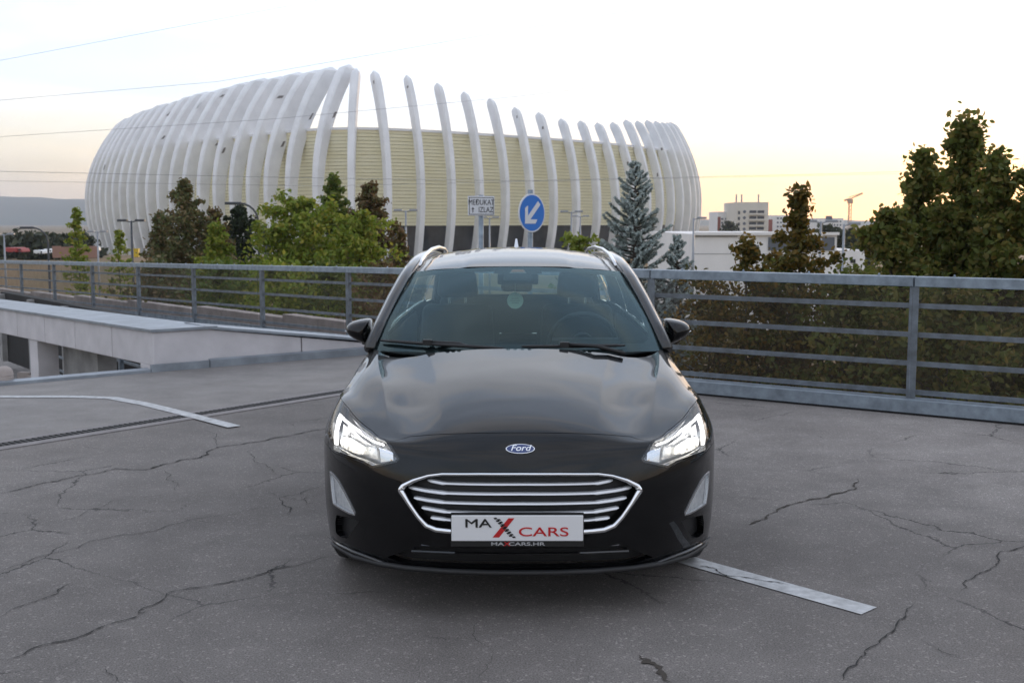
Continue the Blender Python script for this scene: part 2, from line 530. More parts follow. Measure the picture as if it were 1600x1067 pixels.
# cracks in the asphalt
CR = [([(0, 771), (90, 752), (180, 733), (235, 733), (310, 716), (330, 703), (430, 684), (520, 668)], 0.022),
      ([(0, 1032), (60, 1012), (150, 985), (230, 957), (218, 955), (268, 925), (365, 908), (400, 899), (470, 883), (530, 868)], 0.013),
      ([(0, 894), (45, 877), (105, 860), (180, 838), (240, 830), (320, 810), (400, 795), (440, 790)], 0.007),
      ([(0, 965), (55, 940), (90, 926), (115, 910)], 0.011),
      ([(0, 826), (60, 818), (120, 807), (180, 782), (280, 770)], 0.004),
      ([(255, 735), (262, 750), (280, 758), (276, 770)], 0.006),
      ([(395, 700), (398, 722), (425, 732), (432, 742)], 0.006),
      ([(505, 758), (470, 772), (438, 778), (440, 788), (455, 795), (452, 805)], 0.010),
      ([(440, 778), (470, 782), (505, 772)], 0.008), ([(470, 775), (478, 788), (500, 785)], 0.006),
      ([(410, 768), (438, 776)], 0.005), ([(350, 750), (410, 768)], 0.003),
      ([(165, 1042), (180, 1056), (192, 1070)], 0.006), ([(275, 1058), (292, 1070)], 0.006),
      ([(320, 672), (340, 690), (342, 700)], 0.006),
      ([(1308, 1067), (1345, 1030), (1352, 1015), (1400, 985), (1430, 945)], 0.011),
      ([(1500, 925), (1530, 895), (1560, 880), (1600, 850)], 0.012),
      ([(1440, 1000), (1470, 1017), (1500, 1030)], 0.006),
      ([(1085, 884), (1120, 890), (1135, 901), (1180, 907), (1235, 914)], 0.012),
      ([(760, 960), (745, 1000), (760, 1040), (750, 1067)], 0.003)]
for i, (pl, w) in enumerate(CR):
    ribbon('crack', [ground(*p) for p in pl], w, M['crack'], 0.0065 if i == 18 else 0.0045, 0.006, i + 3, deck_o)
ribbon('crack', [ground(*p) for p in ((1165, 822), (1215, 800), (1290, 778), (1338, 762), (1342, 748))], 0.022, M['crack_brown'], 0.0045, 0.006, 77, deck_o)
ribbon('crack', [ground(*p) for p in ((1122, 774), (1170, 779), (1220, 784))], 0.012, M['crack_brown'], 0.0045, 0.006, 78, deck_o)
ribbon('tar_stain', [ground(*p) for p in ((1000, 1024), (1020, 1040), (1050, 1067))], 0.05, M['crack_brown'], 0.0045, 0.012, 79, deck_o)

# ------------------------------------------------------------------ ramp wall, beam and pillar on the left
bd = Vector((-0.615, 0.789, 0)); bn = Vector((0.789, 0.615, 0))
F0 = Vector((-3.86, 11.98, 0))
ramp = empty('ramp_parapet', F0, 0, 'white concrete ramp parapet with grey sheet metal top beside the drop', 'parapet')
def Q(a, b, z): return tuple(bd * a + bn * b + Vector((0, 0, z)))
# panels of the long beam, each its own piece with open joints
cuts = [0.0, 1.35, 2.75, 4.1, 5.5, 6.9, 8.4, 10.0, 12.0]
def ztop(a): return 0.43 - 0.022 * a
panel_i = 0
for a0, a1 in zip(cuts[:-1], cuts[1:]):
    a1 -= 0.018
    mb = MB().hexa([Q(a0, 0, ztop(a0) - 0.37), Q(a0, 0.68, ztop(a0) - 0.37), Q(a1, 0.68, ztop(a1) - 0.37), Q(a1, 0, ztop(a1) - 0.37),
                    Q(a0, 0, ztop(a0)), Q(a0, 0.68, ztop(a0)), Q(a1, 0.68, ztop(a1)), Q(a1, 0, ztop(a1))])
    bevel(mb.build('wall_panel', M['white_wall'], ramp), 0.012)
MB().hexa([Q(-0.03, -0.03, ztop(0) + 0.002), Q(-0.03, 0.72, ztop(0) + 0.002), Q(12, 0.72, ztop(12) + 0.002), Q(12, -0.03, ztop(12) + 0.002),
           Q(-0.03, -0.03, ztop(0) + 0.03), Q(-0.03, 0.72, ztop(0) + 0.03), Q(12, 0.72, ztop(12) + 0.03), Q(12, -0.03, ztop(12) + 0.03)]).build('coping', M['flashing'], ramp)
# end block down to the deck
bevel(MB().hexa([Q(-0.02, 0.0, 0.0), Q(-0.02, 0.60, 0.0), Q(0.42, 0.60, 0.0), Q(0.42, 0.0, 0.0),
           Q(-0.02, 0.0, 0.06), Q(-0.02, 0.60, 0.06), Q(0.42, 0.60, 0.06), Q(0.42, 0.0, 0.06)]).build('foot', M['white_wall'], ramp), 0.01)
# tapering wall to the right of the block
wa, wb = Vector((0.47, 0.37, 0)) + F0, Vector((-1.25, 13.95, 0))
wd = (wb - wa); wl_ = wd.length; wd.normalize(); wnv = Vector((-wd.y, wd.x, 0))
def W(a, b, z):
    p = wa + wd * a + wnv * b - F0
    return (p.x, p.y, z)
for a0, a1 in ((0.03, 1.15), (1.165, wl_)):
    z0, z1 = 0.38 * (1 - a0 / wl_) + 0.05, 0.38 * (1 - a1 / wl_) + 0.05
    bevel(MB().hexa([W(a0, 0, 0), W(a1, 0, 0), W(a1, 0.6, 0), W(a0, 0.6, 0), W(a0, 0, z0), W(a1, 0, z1), W(a1, 0.6, z1), W(a0, 0.6, z0)]).build('wall_panel', M['white_wall'], ramp), 0.01)
MB().hexa([W(0, -0.03, 0.434), W(wl_ + .4, -0.03, 0.03), W(wl_ + .4, 0.65, 0.03), W(0, 0.65, 0.434),
           W(0, -0.03, 0.462), W(wl_ + .4, -0.03, 0.056), W(wl_ + .4, 0.65, 0.056), W(0, 0.65, 0.462)]).build('coping', M['flashing'], ramp)
MB().hexa([W(0.02, -0.05, 0.002), W(wl_ + .3, -0.05, 0.002), W(wl_ + .3, -0.006, 0.002), W(0.02, -0.006, 0.002),
           W(0.02, -0.05, 0.085), W(wl_ + .3, -0.05, 0.085), W(wl_ + .3, -0.006, 0.10), W(0.02, -0.006, 0.10)]).build('base_flashing', M['flashing'], ramp)
MB().hexa([Q(-0.06, -0.05, 0.002), Q(-0.06, 0.60, 0.002), Q(-0.02, 0.60, 0.002), Q(-0.02, -0.05, 0.002),
           Q(-0.06, -0.05, 0.085), Q(-0.06, 0.60, 0.085), Q(-0.02, 0.60, 0.085), Q(-0.02, -0.05, 0.085)]).build('base_flashing', M['flashing'], ramp)
MB().hexa([Q(4.55, 0.02, -3), Q(4.55, 0.30, -3), Q(4.95, 0.30, -3), Q(4.95, 0.02, -3),
           Q(4.55, 0.02, ztop(4.7) - 0.375), Q(4.55, 0.30, ztop(4.7) - 0.375), Q(4.95, 0.30, ztop(4.7) - 0.375), Q(4.95, 0.02, ztop(4.7) - 0.375)]).build('pillar', M['white_wall'], ramp)
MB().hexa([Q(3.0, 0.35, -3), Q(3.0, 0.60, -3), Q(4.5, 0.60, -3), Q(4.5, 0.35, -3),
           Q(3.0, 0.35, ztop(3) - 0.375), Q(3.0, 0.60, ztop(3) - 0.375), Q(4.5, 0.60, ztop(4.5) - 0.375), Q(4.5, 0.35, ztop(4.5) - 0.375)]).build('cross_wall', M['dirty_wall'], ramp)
# low edge strip along the drop
e0, e1 = Vector((-3.9, 11.93, 0)), Vector((-9.4, 7.25, 0))
ed = (e1 - e0).normalized(); en = Vector((ed.y, -ed.x, 0))
es = empty('edge_kerb', e0, 0, 'low grey metal edge strip along the drop under the white parapet', 'kerb')
es_pts = lambda a, b, z: tuple(ed * a - en * b + Vector((0, 0, z)))
MB().hexa([es_pts(0, -.04, -.3), es_pts(7, -.04, -.3), es_pts(7, .05, -.3), es_pts(0, .05, -.3),
           es_pts(0, -.04, .05), es_pts(7, -.04, .05), es_pts(7, .05, .035), es_pts(0, .05, .035)]).build('strip', M['flashing'], es)
# ramp lane and lower level
tag(MB().add([Q(-1, 0.6, -1.6), Q(-1, 6.5, -1.6), Q(24, 6.5, -1.9), Q(24, 0.6, -1.9)], [(0, 1, 2, 3)]).build('ramp_road', M['concrete_deck']), kind='structure')
bpy.data.objects['ramp_road'].location = F0
tag(MB().add([(-22, 4, -3), (-2, 4, -3), (-2, 30, -3), (-22, 30, -3)], [(0, 1, 2, 3)]).build('lower_floor', mat('lower_asphalt_shaded', (.05, .048, .047), .9)), kind='structure')  # asphalt colour darkened to stand for shade down here

lw = empty('lower_shade_wall', F0 + bn * 2.3, 0, 'added wall under the ramp painted dark to stand for lower level shade', 'wall')  # added wall, its near-black colour holds the shade of the lower level
MB().hexa([tuple(bd * a + bn * b + Vector((0, 0, z))) for z in (-1.59, .0) for a, b in ((.7, 0), (16, 0), (16, .2), (.7, .2))]).build('slab', mat('lower_wall_shade', (.022, .021, .02), .9, var=.4, scale=1.5), lw)
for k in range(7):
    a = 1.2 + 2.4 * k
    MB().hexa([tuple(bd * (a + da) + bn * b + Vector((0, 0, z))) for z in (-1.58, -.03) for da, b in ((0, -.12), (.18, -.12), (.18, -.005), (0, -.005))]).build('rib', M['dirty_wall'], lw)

# round bollard by the drop
bo = empty('bollard', ground(7, 600), 0, 'round pale concrete bollard standing by the drop', 'bollard')
solid_smooth(MB().lathe([(0.0, 0.0), (0.088, 0.0), (0.09, 0.03), (0.09, 0.075), (0.086, 0.08), (0.086, 0.085), (0.09, 0.09), (0.083, 0.13), (0.064, 0.16), (0.034, 0.178), (0.0, 0.183)], 24).build('ball', M['pink_wall'], bo), 30)

# ------------------------------------------------------------------ fences
def mesh_screen_mat():
    m = bpy.data.materials.new('woven_mesh_screen'); m.use_nodes = True
    N, L = m.node_tree.nodes, m.node_tree.links
    b = N['Principled BSDF']; out = N['Material Output']
    b.inputs['Base Color'].default_value = (0.075, 0.058, 0.045, 1)
    b.inputs['Roughness'].default_value = 0.8
    t = N.new('ShaderNodeBsdfTransparent')
    tc = N.new('ShaderNodeTexCoord')
    n = N.new('ShaderNodeTexNoise'); n.inputs['Scale'].default_value = 5; n.inputs['Detail'].default_value = 5
    L.new(tc.outputs['Object'], n.inputs['Vector'])
    r = N.new('ShaderNodeMapRange')
    r.inputs['From Min'].default_value = 0.3; r.inputs['From Max'].default_value = 0.7
    r.inputs['To Min'].default_value = 0.20; r.inputs['To Max'].default_value = 0.36
    L.new(n.outputs['Fac'], r.inputs['Value'])
    mx = N.new('ShaderNodeMixShader')
    L.new(r.outputs['Result'], mx.inputs['Fac'])
    L.new(t.outputs['BSDF'], mx.inputs[1]); L.new(b.outputs['BSDF'], mx.inputs[2])
    L.new(mx.outputs['Shader'], out.inputs['Surface'])
    return m
M['screen'] = mesh_screen_mat()

def fence(name, posts, label, base='kerb', screen=True):
    """posts: list of (x, y, z of the foot)"""
    posts = [Vector(p) for p in posts]
    root = empty(name, posts[0], 0, label, 'fence', 'steel railings round the deck')
    o = posts[0]
    for p in posts:
        q = p - o
        d = (posts[1] - posts[0]).normalized()
        s = Vector((-d.y, d.x, 0))
        mb = MB()
        mb.beam(q + Vector((0, 0, -0.02)), q + Vector((0, 0, 1.07)), 0.012, 0.075, up=s)
        mb.beam(q + s * 0.034 + Vector((0, 0, -0.02)), q + s * 0.034 + Vector((0, 0, 1.07)), 0.075, 0.010, up=s)
        mb.build('post', M['galv'], root)
    for i in range(len(posts) - 1):
        a, b = posts[i] - o, posts[i + 1] - o
        d = (b - a).normalized(); g = d * 0.006
        s = Vector((-d.y, d.x, 0)).normalized()
        up = Vector((0, 0, 1))
        bevel(MB().beam(a + up * 1.11 + g, b + up * 1.11 - g, 0.13, 0.085).build('top_rail', M['galv'], root), 0.006)
        for z in (0.905, 0.66, 0.415, 0.172):
            MB().beam(a + up * z - s * 0.016 + d * .002, b + up * z - s * 0.016 - d * .002, 0.012, 0.042).build('rail', M['galv'], root)
        for k in range(4):
            c = a.lerp(b, (k + 0.5) / 4) + up * 1.152
            MB().lathe([(0.0, 0.022), (0.007, 0.02), (0.011, 0.008), (0.011, 0.0)], 8, c=c).build('bolt', M['galv'], root)
        if screen:
            n = 14
            mb = MB()
            mb.grid(lambda u, v: a.lerp(b, u) + s * (0.085 + 0.01 * math.sin(u * 17 + v * 5)) + up * (0.10 + 0.96 * v), n, 6)
            mb.build('mesh_panel', M['screen'], root, True)
        if base == 'kerb':
            p = [a - s * 0.12 + up * 0.055, a - s * 0.05 + up * 0.125, a + s * 0.16 + up * 0.125, a + s * 0.16 + up * 0.02, a - s * 0.10 + up * 0.035]
            MB().prism(p, b - a).build('base_beam', M['galv'], root)
            MB().prism([a - s * .04 - up * .02, a - s * .04 + up * .034, a + s * .15 + up * .018, a + s * .15 - up * .02], b - a).build('gap_shade', M['dark'], root)  # dark strip painted in for the shaded gap below the base beam
        else:
            MB().beam(a + up * 0.06 + d * .004, b + up * 0.06 - d * .004, 0.03, 0.09).build('base_rail', M['galv'], root)
            L = (b - a).length
            nst = 4
            for k in range(nst):
                c = a + d * (L * (k + 0.5) / nst) + s * 0.22
                MB().box(c.x - .11, c.x + .11, c.y - .1, c.y + .1, c.z - 0.28, c.z + 0.02).build('stub', M['pink_wall'], root)
    return root
rf = [RF0 + RFS * t for t in (3, 2, 1, 0, -1)]
# posts seen at the right stand 2.46 m apart
fence('deck_fence', [(p.x, p.y, 0.0) for p in rf], 'galvanised steel railing with mesh along the right deck edge before the trees')
lz = lambda i: 0.926 - 1.152 - 0.061 * i
lf = [LF0 + LFS * i for i in range(-1, 11)]
fence('ramp_fence', [(p.x, p.y, lz(i)) for i, p in zip(range(-1, 11), lf)],
      'long galvanised steel railing with mesh along the far side of the ramp', base='rail')
fa, fb = rf[-1], lf[0]
fence('corner_fence', [(fa.x, fa.y + .12, -0.03), (fb.x - .02, fb.y - .12, -0.12)], 'short galvanised railing piece joining ramp railing and deck railing', screen=True)
kb = MB()
for i in range(len(lf) - 1):
    a, b = lf[i], lf[i + 1]
    s_ = Vector((-(b - a).y, (b - a).x, 0)).normalized()
    za, zb = lz(i - 1) - .285, lz(i) - .285
    kb.hexa([(p.x, p.y, z) for p, z in ((a - s_ * .1, -3), (b - s_ * .1, -3), (b + s_ * .1, -3), (a + s_ * .1, -3), (a - s_ * .1, za), (b - s_ * .1, zb), (b + s_ * .1, zb), (a + s_ * .1, za))])
tag(kb.build('ramp_kerb', M['kerb_concrete']), kind='structure')
# pale block wall behind the ramp fence
bw = empty('block_wall', LF0 + Vector((0.4, 0.5, 0)), 0, 'low pale concrete block wall behind the ramp railing', 'wall')
ldir = LFS.normalized(); lnrm = Vector((-ldir.y, ldir.x, 0)) * -1
for k in range(26):
    a0 = -4.5 + k * 1.3
    p = lambda a, b, z: tuple(ldir * a + lnrm * b + Vector((0, 0, z)))
    zz = -0.02 - 0.0209 * a0 + 0.02 * ((k * 7) % 3 - 1)
    MB().hexa([p(a0, 0, -4), p(a0 + 1.285, 0, -4), p(a0 + 1.285, .25, -4), p(a0, .25, -4), p(a0, 0, zz), p(a0 + 1.285, 0, zz), p(a0 + 1.285, .25, zz), p(a0, .25, zz)]).build('block', M['pink_wall'], bw)
# railing on the lower level seen below the parapet
lo = [F0 + bd * a + bn * 1.5 for a in (0.9, 3.0, 5.5, 8.0, 10.5)]
fence('lower_fence', [(p.x, p.y, -1.20) for p in lo], 'dark lower level railing seen through the gap under the white parapet', base='rail', screen=False)
# ------------------------------------------------------------------ the car
CAR_Y = 4.35
M['car_paint'] = mat('black_car_paint', (0.0018, 0.0020, 0.0026), 0.4, 0.0, coat=0.85, spec=0.05)
M['gloss_black'] = mat('gloss_black_trim', (0.006, 0.006, 0.007), 0.12, coat=0.6)
M['matt_black'] = mat('matt_black_plastic', (0.012, 0.012, 0.013), 0.55)
M['rubber'] = mat('tyre_rubber', (0.018, 0.018, 0.018), 0.85, bump=0.2, bscale=80)
M['chrome'] = mat('chrome', (0.86, 0.87, 0.89), 0.10, 1.0)
M['satin'] = mat('satin_aluminium', (0.74, 0.75, 0.77), 0.25, 1.0)
M['bar'] = mat('grille_bar_silver', (0.78, 0.79, 0.81), 0.3, 0.45)
M['alloy'] = mat('alloy_wheel', (0.45, 0.46, 0.48), 0.3, 1.0)
M['windshield'] = glass_mat('windshield_glass', (0.74, 0.91, 0.91), (0.70, 0.95, 1.0), 0.0, 1.40)
M['side_glass'] = glass_mat('side_glass', (0.55, 0.66, 0.66), 1.0, 0.0, 1.5)
M['lens'] = glass_mat('lamp_lens', (0.95, 0.96, 0.97), 0.9, 0.0, 1.45)
M['interior'] = mat('interior_plastic', (0.035, 0.037, 0.040), 0.7, bump=0.2, bscale=200)
M['fabric'] = mat('seat_fabric', (0.045, 0.046, 0.05), 0.9, bump=0.3, bscale=300)
M['headliner'] = mat('headliner', (0.22, 0.22, 0.21), 0.9)
M['led'] = emit_mat('led_strip', (1.0, 0.97, 0.93), 1.4)
M['lamp_lit'] = emit_mat('lit_low_beam', (1.0, 0.93, 0.80), 1.5)
def faceted_lamp(name, lo, hi, sc):
    m = emit_mat(name, (1.0, 0.94, 0.82), 1.0); N, L = m.node_tree.nodes, m.node_tree.links
    v = N.new('ShaderNodeTexVoronoi'); v.inputs['Scale'].default_value = sc
    t_ = N.new('ShaderNodeTexCoord'); L.new(t_.outputs['Object'], v.inputs['Vector'])
    sp = N.new('ShaderNodeSeparateColor'); L.new(v.outputs['Color'], sp.inputs['Color'])
    r_ = N.new('ShaderNodeMapRange'); r_.inputs['To Min'].default_value = lo; r_.inputs['To Max'].default_value = hi
    L.new(sp.outputs[0], r_.inputs['Value']); L.new(r_.outputs['Result'], N['Principled BSDF'].inputs['Emission Strength'])
    N['Principled BSDF'].inputs['Metallic'].default_value = .8; N['Principled BSDF'].inputs['Roughness'].default_value = .15
    return m
M['lamp_lit'] = faceted_lamp('lit_low_beam', .08, .95, 75)
M['lamp_soft'] = faceted_lamp('lit_reflector', .0, .12, 70)
M['plate'] = mat('plate_white', (0.74, 0.74, 0.75), 0.35)
M['plate_black'] = mat('plate_black_print', (0.012, 0.012, 0.012), 0.4)
M['plate_red'] = mat('plate_red_print', (0.50, 0.012, 0.015), 0.4)
M['silver_print'] = mat('silver_print', (0.42, 0.42, 0.43), 0.4)
M['emblem_blue'] = mat('emblem_blue', (0.012, 0.035, 0.16), 0.2, coat=0.8)
M['tag_green'] = mat('air_freshener_card', (0.55, 0.72, 0.56), 0.6)

car = empty('parked_car', (0.033, CAR_Y, 0), 0, 'black estate car with lit headlights and chrome grille parked on the deck', 'car')

xs = [0, .17, .34, .50, .63, .74, .825, .88, .908]
ys = [0, .008, .035, .085, .165, .28, .43, .62, .88]
NET = []
for z, kx, dy in ((.20, .985, .055), (.29, .995, .030), (.40, 1.0, .006), (.52, 1.0, 0.0), (.62, 1.0, .018), (.70, .985, .052)):
    NET.append([(x * kx, y + dy * (1 - .6 * j / 8), z) for j, (x, y) in enumerate(zip(xs, ys))])
NET.append([(0, .115, .766), (.17, .12, .762), (.34, .145, .748), (.49, .19, .728), (.60, .27, .735), (.69, .40, .762), (.76, .53, .783), (.81, .67, .797), (.845, .86, .79)])
NET.append([(0, .30, .826), (.17, .31, .824), (.33, .34, .815), (.47, .40, .803), (.57, .47, .802), (.655, .57, .812), (.725, .68, .825), (.775, .80, .830), (.82, .95, .822)])
NET.append([(0, .58, .892), (.17, .585, .890), (.32, .61, .880), (.45, .65, .868), (.55, .70, .866), (.635, .78, .872), (.70, .87, .878), (.75, .97, .878), (.80, 1.08, .862)])
NET.append([(0, .85, .940), (.17, .86, .938), (.32, .88, .928), (.45, .91, .915), (.55, .96, .912), (.635, 1.03, .914), (.695, 1.10, .915), (.74, 1.18, .912), (.785, 1.27, .895)])
NET.append([(0, 1.10, .977), (.17, 1.105, .976), (.32, 1.12, .968), (.45, 1.15, .957), (.55, 1.19, .952), (.63, 1.25, .950), (.69, 1.32, .949), (.73, 1.38, .948), (.77, 1.45, .940)])
NET = np.array(NET, float)                      # rows t 0..10, columns s 0..8
NETX = np.concatenate([NET[:, 3:0:-1] * np.array([-1, 1, 1]), NET, (2 * NET[:, -1:] - NET[:, -2:-1])], 1)   # mirrored columns so the middle is smooth
NETX = np.concatenate([2 * NETX[:1] - NETX[1:2], NETX, 2 * NETX[-1:] - NETX[-2:-1]], 0)

def _cr(p0, p1, p2, p3, t):
    return 0.5 * ((2 * p1) + (-p0 + p2) * t + (2 * p0 - 5 * p1 + 4 * p2 - p3) * t * t + (-p0 + 3 * p1 - 3 * p2 + p3) * t ** 3)

def S(s, t):
    """point of the front body surface (car coordinates) for arrays s (0 middle .. 8 side) and t (0 lip .. 10 cowl)"""
    s = np.clip(np.asarray(s, float), 0, 8); t = np.clip(np.asarray(t, float), 0, 10)
    j = np.minimum(s.astype(int), 7); a = (s - j)[..., None]
    i = np.minimum(t.astype(int), 9); b = (t - i)[..., None]
    rows = []
    for di in range(4):
        r = i + di
        c = j + 3
        rows.append(_cr(NETX[r, c - 1], NETX[r, c], NETX[r, c + 1], NETX[r, c + 2], a))
    p = _cr(rows[0], rows[1], rows[2], rows[3], b)
    # pressed creases of the bonnet
    k = np.clip((t - 6.0) / 4.0, 0, 1)
    sB = 1.75 + 1.2 * k
    sA = 3.3 + 3.4 * k
    fade = np.clip((t - 6.1) / 1.2, 0, 1)
    q = np.clip((s - sB) / (sA - sB), 0, 1)
    p[..., 2] -= 0.022 * fade * 4 * q * (1 - q)
    dome = np.clip(s / sB, 0, 1)
    p[..., 2] += 0.010 * fade * (1 - dome ** 2)
    return p

def SN(s, t, e=0.02):
    s = np.asarray(s, float); t = np.asarray(t, float)
    a = S(np.minimum(s + e, 8), t) - S(np.maximum(s - e, 0), t)
    b = S(s, np.minimum(t + e, 10)) - S(s, np.maximum(t - e, 0))
    n = np.cross(a, b)
    n /= np.linalg.norm(n, axis=-1, keepdims=True) + 1e-12
    return n          # points outwards (forward / up)

def proj(p):
    d = p - np.array([0, -CAR_Y, CAM_H])
    cy = d[..., 1] * math.cos(PITCH) - d[..., 2] * math.sin(PITCH)
    cz = d[..., 1] * math.sin(PITCH) + d[..., 2] * math.cos(PITCH)
    return np.stack([d[..., 0] / cy * FPX, 533.5 - cz / cy * FPX], -1)
_gs, _gt = np.meshgrid(np.linspace(0, 8, 401), np.linspace(0, 10, 501))
_gp = proj(S(_gs, _gt))
def st(u, v):
    """(s, t) of a front view place; u is measured on the left half of the 1600 px frame, car middle at 813"""
    du = 813 - u
    d = (_gp[..., 0] - du) ** 2 + (_gp[..., 1] - v) ** 2
    k = np.unravel_index(np.argmin(d), d.shape)
    s, t = float(_gs[k]), float(_gt[k])
    for _ in range(6):
        p0 = proj(S(s, t)); ps = proj(S(min(s + .01, 8), t)); pt = proj(S(s, min(t + .01, 10)))
        J = np.stack([(ps - p0) / .01, (pt - p0) / .01], 1)
        try:
            dx = np.linalg.solve(J, np.array([du, v]) - p0)
        except Exception:
            break
        if not np.all(np.isfinite(dx)) or np.abs(dx).max() > 0.5: break
        s = min(max(s + dx[0] * .8, 0), 8); t = min(max(t + dx[1] * .8, 0), 10)
    return (s, t)

def inpoly(px, py, poly):
    poly = np.asarray(poly); c = np.zeros(px.shape, bool)
    x0, y0 = poly[:, 0], poly[:, 1]; x1, y1 = np.roll(x0, -1), np.roll(y0, -1)
    for a, b, cc, d in zip(x0, y0, x1, y1):
        if b == d: continue
        k = ((b > py) != (d > py)) & (px < (cc - a) * (py - b) / (d - b) + a)
        c ^= k
    return c

def inset(poly, d):
    P_ = np.asarray(poly, float); n = len(P_)
    area = 0.5 * np.sum(P_[:, 0] * np.roll(P_[:, 1], -1) - np.roll(P_[:, 0], -1) * P_[:, 1])
    sg = 1 if area > 0 else -1
    out = []
    for i in range(n):
        a, b, c = P_[i - 1], P_[i], P_[(i + 1) % n]
        e1 = (b - a) / (np.linalg.norm(b - a) + 1e-9); e2 = (c - b) / (np.linalg.norm(c - b) + 1e-9)
        nn = np.array([-e1[1], e1[0]]) + np.array([-e2[1], e2[0]])
        nn *= sg / max(0.6, np.linalg.norm(nn))
        q = b + nn * d
        if abs(b[0]) < 1e-6: q[0] = 0
        out.append(tuple(q))
    return out

def densify(poly, h):
    out = []
    n = len(poly)
    for i in range(n):
        a, b = np.array(poly[i]), np.array(poly[(i + 1) % n])
        k = max(1, int(np.linalg.norm(b - a) / h))
        out += [tuple(a + (b - a) * q / k) for q in range(k)]
    return out

def tri_patch(outer, holes=(), h=0.12, lines=()):
    """triangles filling a 2-D outline with holes, plus its boundary loops"""
    loops = [densify(l, h) for l in [outer] + list(holes)]
    pts, edges = [], []
    for l in loops:
        b = len(pts); pts += l
        edges += [(b + i, b + (i + 1) % len(l)) for i in range(len(l))]
    for l in lines:
        l = [q for q in l if inpoly(np.array([q[0]]), np.array([q[1]]), loops[0])[0]]
        b = len(pts); pts += l
        edges += [(b + i, b + i + 1) for i in range(len(l) - 1)]
    lo, hi = np.min(outer, 0), np.max(outer, 0)
    gx, gy = np.meshgrid(np.arange(lo[0] + h * .5, hi[0], h), np.arange(lo[1] + h * .5, hi[1], h))
    gx, gy = gx.ravel(), gy.ravel()
    ok = inpoly(gx, gy, loops[0])
    for l in loops[1:]:
        ok &= ~inpoly(gx, gy, l)
    B = np.array(pts)
    gx, gy = gx[ok], gy[ok]
    if len(gx):
        dist = np.min((gx[:, None] - B[None, :, 0]) ** 2 + (gy[:, None] - B[None, :, 1]) ** 2, 1)
        k = dist > (h * .45) ** 2
        pts += list(zip(gx[k], gy[k]))
    r = delaunay_2d_cdt([Vector((float(p[0]), float(p[1]))) for p in pts], edges, [], 0, 1e-6)
    V = np.array([(v.x, v.y) for v in r[0]]); F = np.array([tuple(f) for f in r[2] if len(f) == 3])
    c = V[F].mean(1)
    ok = inpoly(c[:, 0], c[:, 1], loops[0])
    for l in loops[1:]:
        ok &= ~inpoly(c[:, 0], c[:, 1], l)
    F = F[ok]
    # boundary edges
    cnt = {}
    for f in F:
        for a, b in ((f[0], f[1]), (f[1], f[2]), (f[2], f[0])):
            cnt.setdefault((min(a, b), max(a, b)), []).append((a, b))
    bed = [v[0] for v in cnt.values() if len(v) == 1]
    return V, F, bed

def panel(name, outer, holes, m, off=0.0, flange=0.02, h=0.12, mirror='join', parent=None, smooth=True, mats=None, lines=()):
    """a piece of the front body surface with its edges turned inwards; mirror: join (one piece), pair (two objects)"""
    V, F, bed = tri_patch(outer, holes, h, lines)
    p = S(V[:, 0], V[:, 1]); n = SN(V[:, 0], V[:, 1])
    p = p + n * off
    verts = [tuple(q) for q in p]; faces = [tuple(int(i) for i in f) for f in F]
    if flange:
        ring = {}
        for a, b in bed:
            if abs(V[a, 0]) < 1e-5 and abs(V[b, 0]) < 1e-5 and mirror == 'join': continue
            for q in (a, b):
                if q not in ring:
                    ring[q] = len(verts); verts.append(tuple(p[q] - n[q] * flange))
            faces.append((int(b), int(a), ring[a], ring[b]))
    # orientation: outwards is forward or up
    f0 = faces[0]; a, b, c = [np.array(verts[i]) for i in f0[:3]]
    if np.dot(np.cross(b - a, c - a), n[f0[0]]) < 0:
        faces = [tuple(reversed(f)) for f in faces]
    flip = lambda vs: [(-x, y, z) for x, y, z in vs]
    if mirror == 'join':
        nv = len(verts); mp = {}
        allv = list(verts)
        for i, q in enumerate(verts):
            if abs(q[0]) < 1e-5: mp[i] = i
            else: mp[i] = len(allv); allv.append((-q[0], q[1], q[2]))
        allf = faces + [tuple(reversed([mp[i] for i in f])) for f in faces]
        o = [mesh_obj(name, allv, allf, m, parent or car, smooth)]
    else:
        o = [mesh_obj(name, verts, faces, m, (parent or [car, car])[0] if isinstance(parent, list) or parent is None else parent, smooth),
             mesh_obj(name, flip(verts), [tuple(reversed(f)) for f in faces], m, (parent or [car, car])[1] if isinstance(parent, list) or parent is None else parent, smooth)]
    for q in o: solid_smooth(q, 50)
    return o

# outlines read off the front view
px = lambda L: [st(u, v) for u, v in L]
HL = [(534, 621), (546, 638), (560, 656), (582, 673), (604, 687), (615, 702), (624.5, 717), (620, 722), (600, 727), (581, 731), (564.5, 722), (543, 714), (522.5, 706.5), (513.5, 696), (515, 682), (518, 668), (524, 642)]
hl = px(HL)
seam = px([(606, 688.5), (640, 682), (700, 678), (760, 676.5)]) + [(0.0, st(813, 676)[1])]
hood_side = [hl[0], (7.0, 8.2), (7.2, 9.2), (7.25, 10)]
hood_poly = [(0.0, seam[-1][1])] + seam[-2::-1] + [hl[4], hl[3], hl[2], hl[1]] + hood_side + [(0.0, 10.0)]
crease = []
for f_ in (lambda k: 1.75 + 1.2 * k, lambda k: 3.3 + 3.4 * k):
    for o_ in (-.05, 0, .05):
        crease.append([(f_((t_ - 6) / 4) + o_, t_) for t_ in np.arange(6.3, 9.95, .1)])
panel('bonnet', inset(hood_poly, 0.020), [], M['car_paint'], h=0.10, lines=crease)
fend = [hl[0], hl[16], hl[15], hl[14], hl[13], (8.0, hl[13][1] - .05), (8.0, 10.0), (7.25, 10.0), (7.2, 9.2), (7.0, 8.2)]
panel('fender', inset(fend, 0.010), [], M['car_paint'], mirror='pair', h=0.10)

